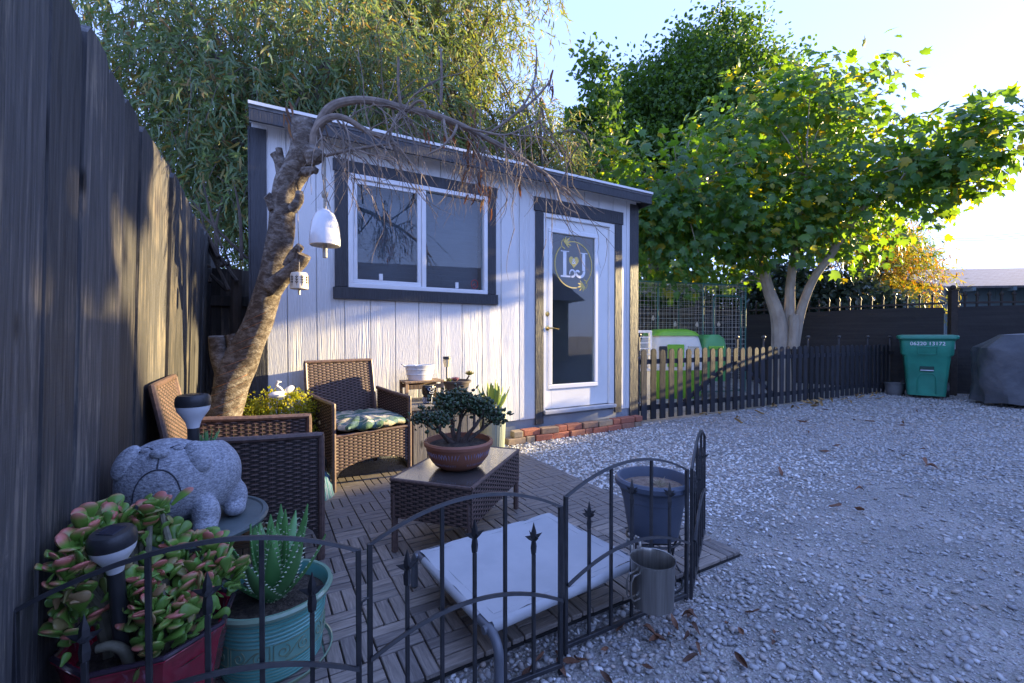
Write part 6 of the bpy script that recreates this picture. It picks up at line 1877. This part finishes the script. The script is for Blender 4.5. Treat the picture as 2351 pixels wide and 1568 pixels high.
for u0 in (-.90, .90):
    MB().tube([(u0 * cx, v_ * cy, cz + .0124 - .020 * (1 - u0 * u0) * (1 - v_ * v_)) for v_ in np.linspace(-.88, .88, 15)], .0007, 4).build('seam', m_cot, slo)
    MB().tube([(v_ * cx, u0 * cy, cz + .0124 - .020 * (1 - u0 * u0) * (1 - v_ * v_)) for v_ in np.linspace(-.9, .9, 15)], .0007, 4).build('seam', m_cot, slo)
for s_ in (-1, 1):
    MB().tube([(-cx - .02, s_ * cy, cz - .006), (cx + .02, s_ * cy, cz - .006)], .0125, 10).build('side_tube', m_tube, ct)
    pts = [(s_ * cx, -cy - .055, .0331), (s_ * cx, -cy - .055, .10)] + [(s_ * cx, -cy - .055 + .055 * (1 - math.cos(a)), .125 + .054 * math.sin(a)) for a in np.linspace(0, math.pi / 2, 6)]
    pts += [(s_ * cx, y, .179) for y in (-cy * .5, 0, cy * .5)] + [(s_ * cx, cy + .055 * math.sin(a), .125 + .054 * math.cos(a)) for a in np.linspace(0, math.pi / 2, 6)] + [(s_ * cx, cy + .055, .10), (s_ * cx, cy + .055, .0331)]
    MB().tube(pts, .0145, 12).build('end_frame', m_tube, ct)
    for y in (-cy, cy): MB().ell((s_ * (cx + .012), y * .98, cz - .002), (.006, .006, .006), 8, 6).build('bolt', m_chrome, ct)

# ------------------------------------------------------------------ arched metal border panels
def border(label, p0, p1, flip=False):
    p0, p1 = Vector((p0[0], p0[1], 0)), Vector((p1[0], p1[1], 0))
    W_ = (p1 - p0).length
    t = thing('border_panel', label, 'garden border fence', p0, math.atan2(p1.y - p0.y, p1.x - p0.x), 'arched metal border panels')
    def sq(b, a, c, s_=.0105): b.bar(a, c, s_, s_, (0, 1, 0), .0012)
    H = .525
    def arc(u, h0, rise): return h0 + rise * (1 - (2 * u - 1) ** 2)
    for x in (0, W_): b = MB(); sq(b, (x, 0, -.03), (x, 0, H), .013); b.build('post', m_black_metal, t)
    for h0, rise, y, nm in ((H - .004, .078, 0, 'top_arch'), (.235, .078, -.0125, 'lower_arch')):
        n_ = 20; pts = [(W_ * i / n_, y, arc(i / n_, h0, rise)) for i in range(n_ + 1)]
        vs = []; fs = []
        rows = [[(x, y - .0065, z - .0035), (x, y - .003, z + .005), (x, y + .003, z + .005), (x, y + .0065, z - .0035)] for x, y, z in pts]
        MB().grid(rows, True).build(nm, m_black_metal, t, smooth=50)
    for i in range(1, 6):
        x = W_ * i / 6
        if i % 2 == 0:
            b = MB(); sq(b, (x, 0, .03), (x, 0, arc(i / 6, H, .078) - .006)); b.build('bar', m_black_metal, t)
        else:
            top = .49 if i != 3 else .535
            b = MB(); sq(b, (x, 0, .03), (x, 0, top - .095))
            sb_ = b.build('spear_bar', m_black_metal, t)
            s_ = MB(); r = .0085
            s_.lathe([(.0085, top - .094), (.0105, top - .075), (.0075, top - .055), (.010, top - .045), (.009, top - .03), (.0005, top)], 4, (x, 0, 0))
            for dx, dy in ((1, 0), (-1, 0), (0, 1), (0, -1)):
                s_.add([(x + dx * .004 - dy * .004, dy * .004 - dx * .004, top - .056), (x + dx * .004 + dy * .004, dy * .004 + dx * .004, top - .056), (x + dx * .004, dy * .004, top - .038), (x + dx * .030, dy * .030, top - .036), (x + dx * .016, dy * .016, top - .050)],
                       [(0, 1, 4), (1, 2, 4), (2, 0, 4), (0, 3, 4), (1, 3, 4), (2, 3, 4)])
            s_.build('spear_head', m_black_metal, sb_, smooth=None)
    b = MB(); sq(b, (0, 0, .028), (W_, 0, .028), .014); b.build('bottom_rail', m_black_metal, t)
    return t
border('arched black border panel in front of the red and teal pots', (-.955, .835), (-.378, 1.075))
border('arched black border panel in front of the left half of the pet cot', (-.360, 1.105), (.150, 1.352))
border('arched black border panel carrying the steel cup', (.176, 1.433), (.688, 1.722))
border('arched black border panel seen edge-on right of the slate-blue pot', (.712, 1.735), (1.01, 2.30))
lk = MB().tube([(-.378, 1.075, .36), (-.372, 1.08, .39), (-.362, 1.1, .39), (-.36, 1.105, .36)], .004, 6).build('panel_link', m_black_metal)
tag(lk, 'small black loop linking two border panels', 'link')
# steel cup on clips
m_steel, nt, B, N, L = new_mat('brushed_steel')
v = coords(N, L, (60, 60, 1))
L.new(ramp(N, L, noise(N, L, v, 2, 3), [(.3, (.30, .29, .27)), (.7, (.46, .45, .42))]), B.inputs['Base Color']); B.inputs['Metallic'].default_value = .95; B.inputs['Roughness'].default_value = .32
CU = Vector((.488, 1.515, .118))
cup = thing('steel_cup', 'brushed steel cup with wire handle hanging on the border panel', 'cup', CU, R(29))
MB().lathe([(0, 0), (.066, 0), (.070, .004), (.074, .15), (.0775, .156), (.0775, .160), (.074, .159), (.071, .15), (.066, .008), (0, .006)], 40).build('cup_body', m_steel, cup)
MB().tube([(-.072, -.01, .13), (-.10, -.012, .128), (-.112, -.012, .11), (-.112, -.012, .06), (-.10, -.012, .045), (-.071, -.01, .045)], .0032, 7).tube([(-.072, .01, .13), (-.10, .008, .128), (-.112, .008, .11), (-.112, .008, .06), (-.10, .008, .045), (-.071, .01, .045)], .0032, 7).build('handle', m_steel, cup)
for x in (-.02, .02):
    MB().tube([(x, .074, .12), (x, .078, .15), (x, .079, .175), (x, .088, .192), (x, .100, .192), (x, .104, .175)], .005, 6).build('clip', m_steel, cup)

# ------------------------------------------------------------------ fallen leaves
def curl_leaf(k):
    rows = []
    for i in range(7):
        f = i / 6; w_ = .16 * math.sin(math.pi * (.06 + .9 * f)) ** .8
        rows.append([(w_ * q, f - .5, .16 * math.sin(f * 3.5 + k) + 1.1 * w_ * abs(q) * (1 + .5 * math.sin(k * 2 + f * 4)) + .05 * q * math.sin(f * 6 + k * 3)) for q in (-1, -.4, .2, 1)])
    return MB().grid(rows).mesh('dry_leaf', mdl, 60)
mdl = pm('fallen_leaf_brown', (.17, .075, .035), (.10, .045, .025), 12, .65, .3, 60, tint=.45)
cl = [curl_leaf(k) for k in range(5)]
def drop(x, y, s_, z=.014):
    o = link('dry_leaf', random.choice(cl), None, (x, y, z + .1 * s_), (random.uniform(-.3, .3), random.uniform(-.5, .5), random.uniform(0, 6.28)), (s_, s_, s_))
    return o
for i in range(30):
    f = random.random(); p = Vector((.0, 1.30)).lerp(Vector((1.0, 1.55)), f) + Vector((random.gauss(0, .08), random.gauss(0, .09)))
    tag(drop(p.x, p.y, random.uniform(.035, .07), .014), 'curled dry brown leaf lying on the pebbles near the border panels', 'leaf', 'dry leaves by the border panels')
for i in range(26):
    y = random.uniform(2.2, 7.2); x = random.uniform(.5, .95) * y * 1.05
    t_, q_ = local_tn(np.array([[x, y]]))
    if q_[0] < .4: continue
    tag(drop(x, y, random.uniform(.05, .10), .022), 'single dry brown leaf scattered out on the open gravel', 'leaf', 'dry leaves scattered on the gravel')
mdl2 = pm('fallen_leaf_tan', (.34, .22, .08), (.24, .14, .05), 12, .65, .3, 60, tint=.4)
cl2 = [m_.copy() for m_ in cl]
for m_ in cl2: m_.materials.clear(); m_.materials.append(mdl2)
for i in range(40):
    f = random.random(); p = PK0.lerp(PK1, .15 + .9 * f) + Vector((.498, -.867, 0)) * abs(random.gauss(.06, .22))
    o = link('fig_litter', random.choice(cl2), None, (p.x, p.y, .035), (random.uniform(-.3, .3), random.uniform(-.5, .5), random.uniform(0, 6.28)), [random.uniform(.08, .15)] * 3)
    tag(o, 'tan fallen leaf lying along the foot of the picket fence', 'leaf', 'fallen leaves along the picket fence')
# stray pebbles on the patio
spm = []
for k in range(3):
    V, F = ico(2); b = MB(); b.add([Vector(q) * (1 + .15 * math.sin(q[0] * 5 + k) * math.cos(q[1] * 4)) for q in V], [tuple(f) for f in F]); spm.append(b.mesh('stray_pebble', m_pw, 80))
for (X, Y) in ((1022, 1345), (1480, 1150), (1440, 1165), (1405, 1175), (1415, 1120), (1365, 1090)):
    p = at(X, Y, 1); k_ = (CAM_H - .03) / (CAM_H - p.z); q = Vector((p.x * k_, p.y * k_, .036))
    o = link('stray_pebble', random.choice(spm), None, q, (0, 0, random.random() * 6), (.011, .008, .006))
    tag(o, 'single pale pebble lying on the patio slats', 'pebble', 'stray pebbles on the patio')
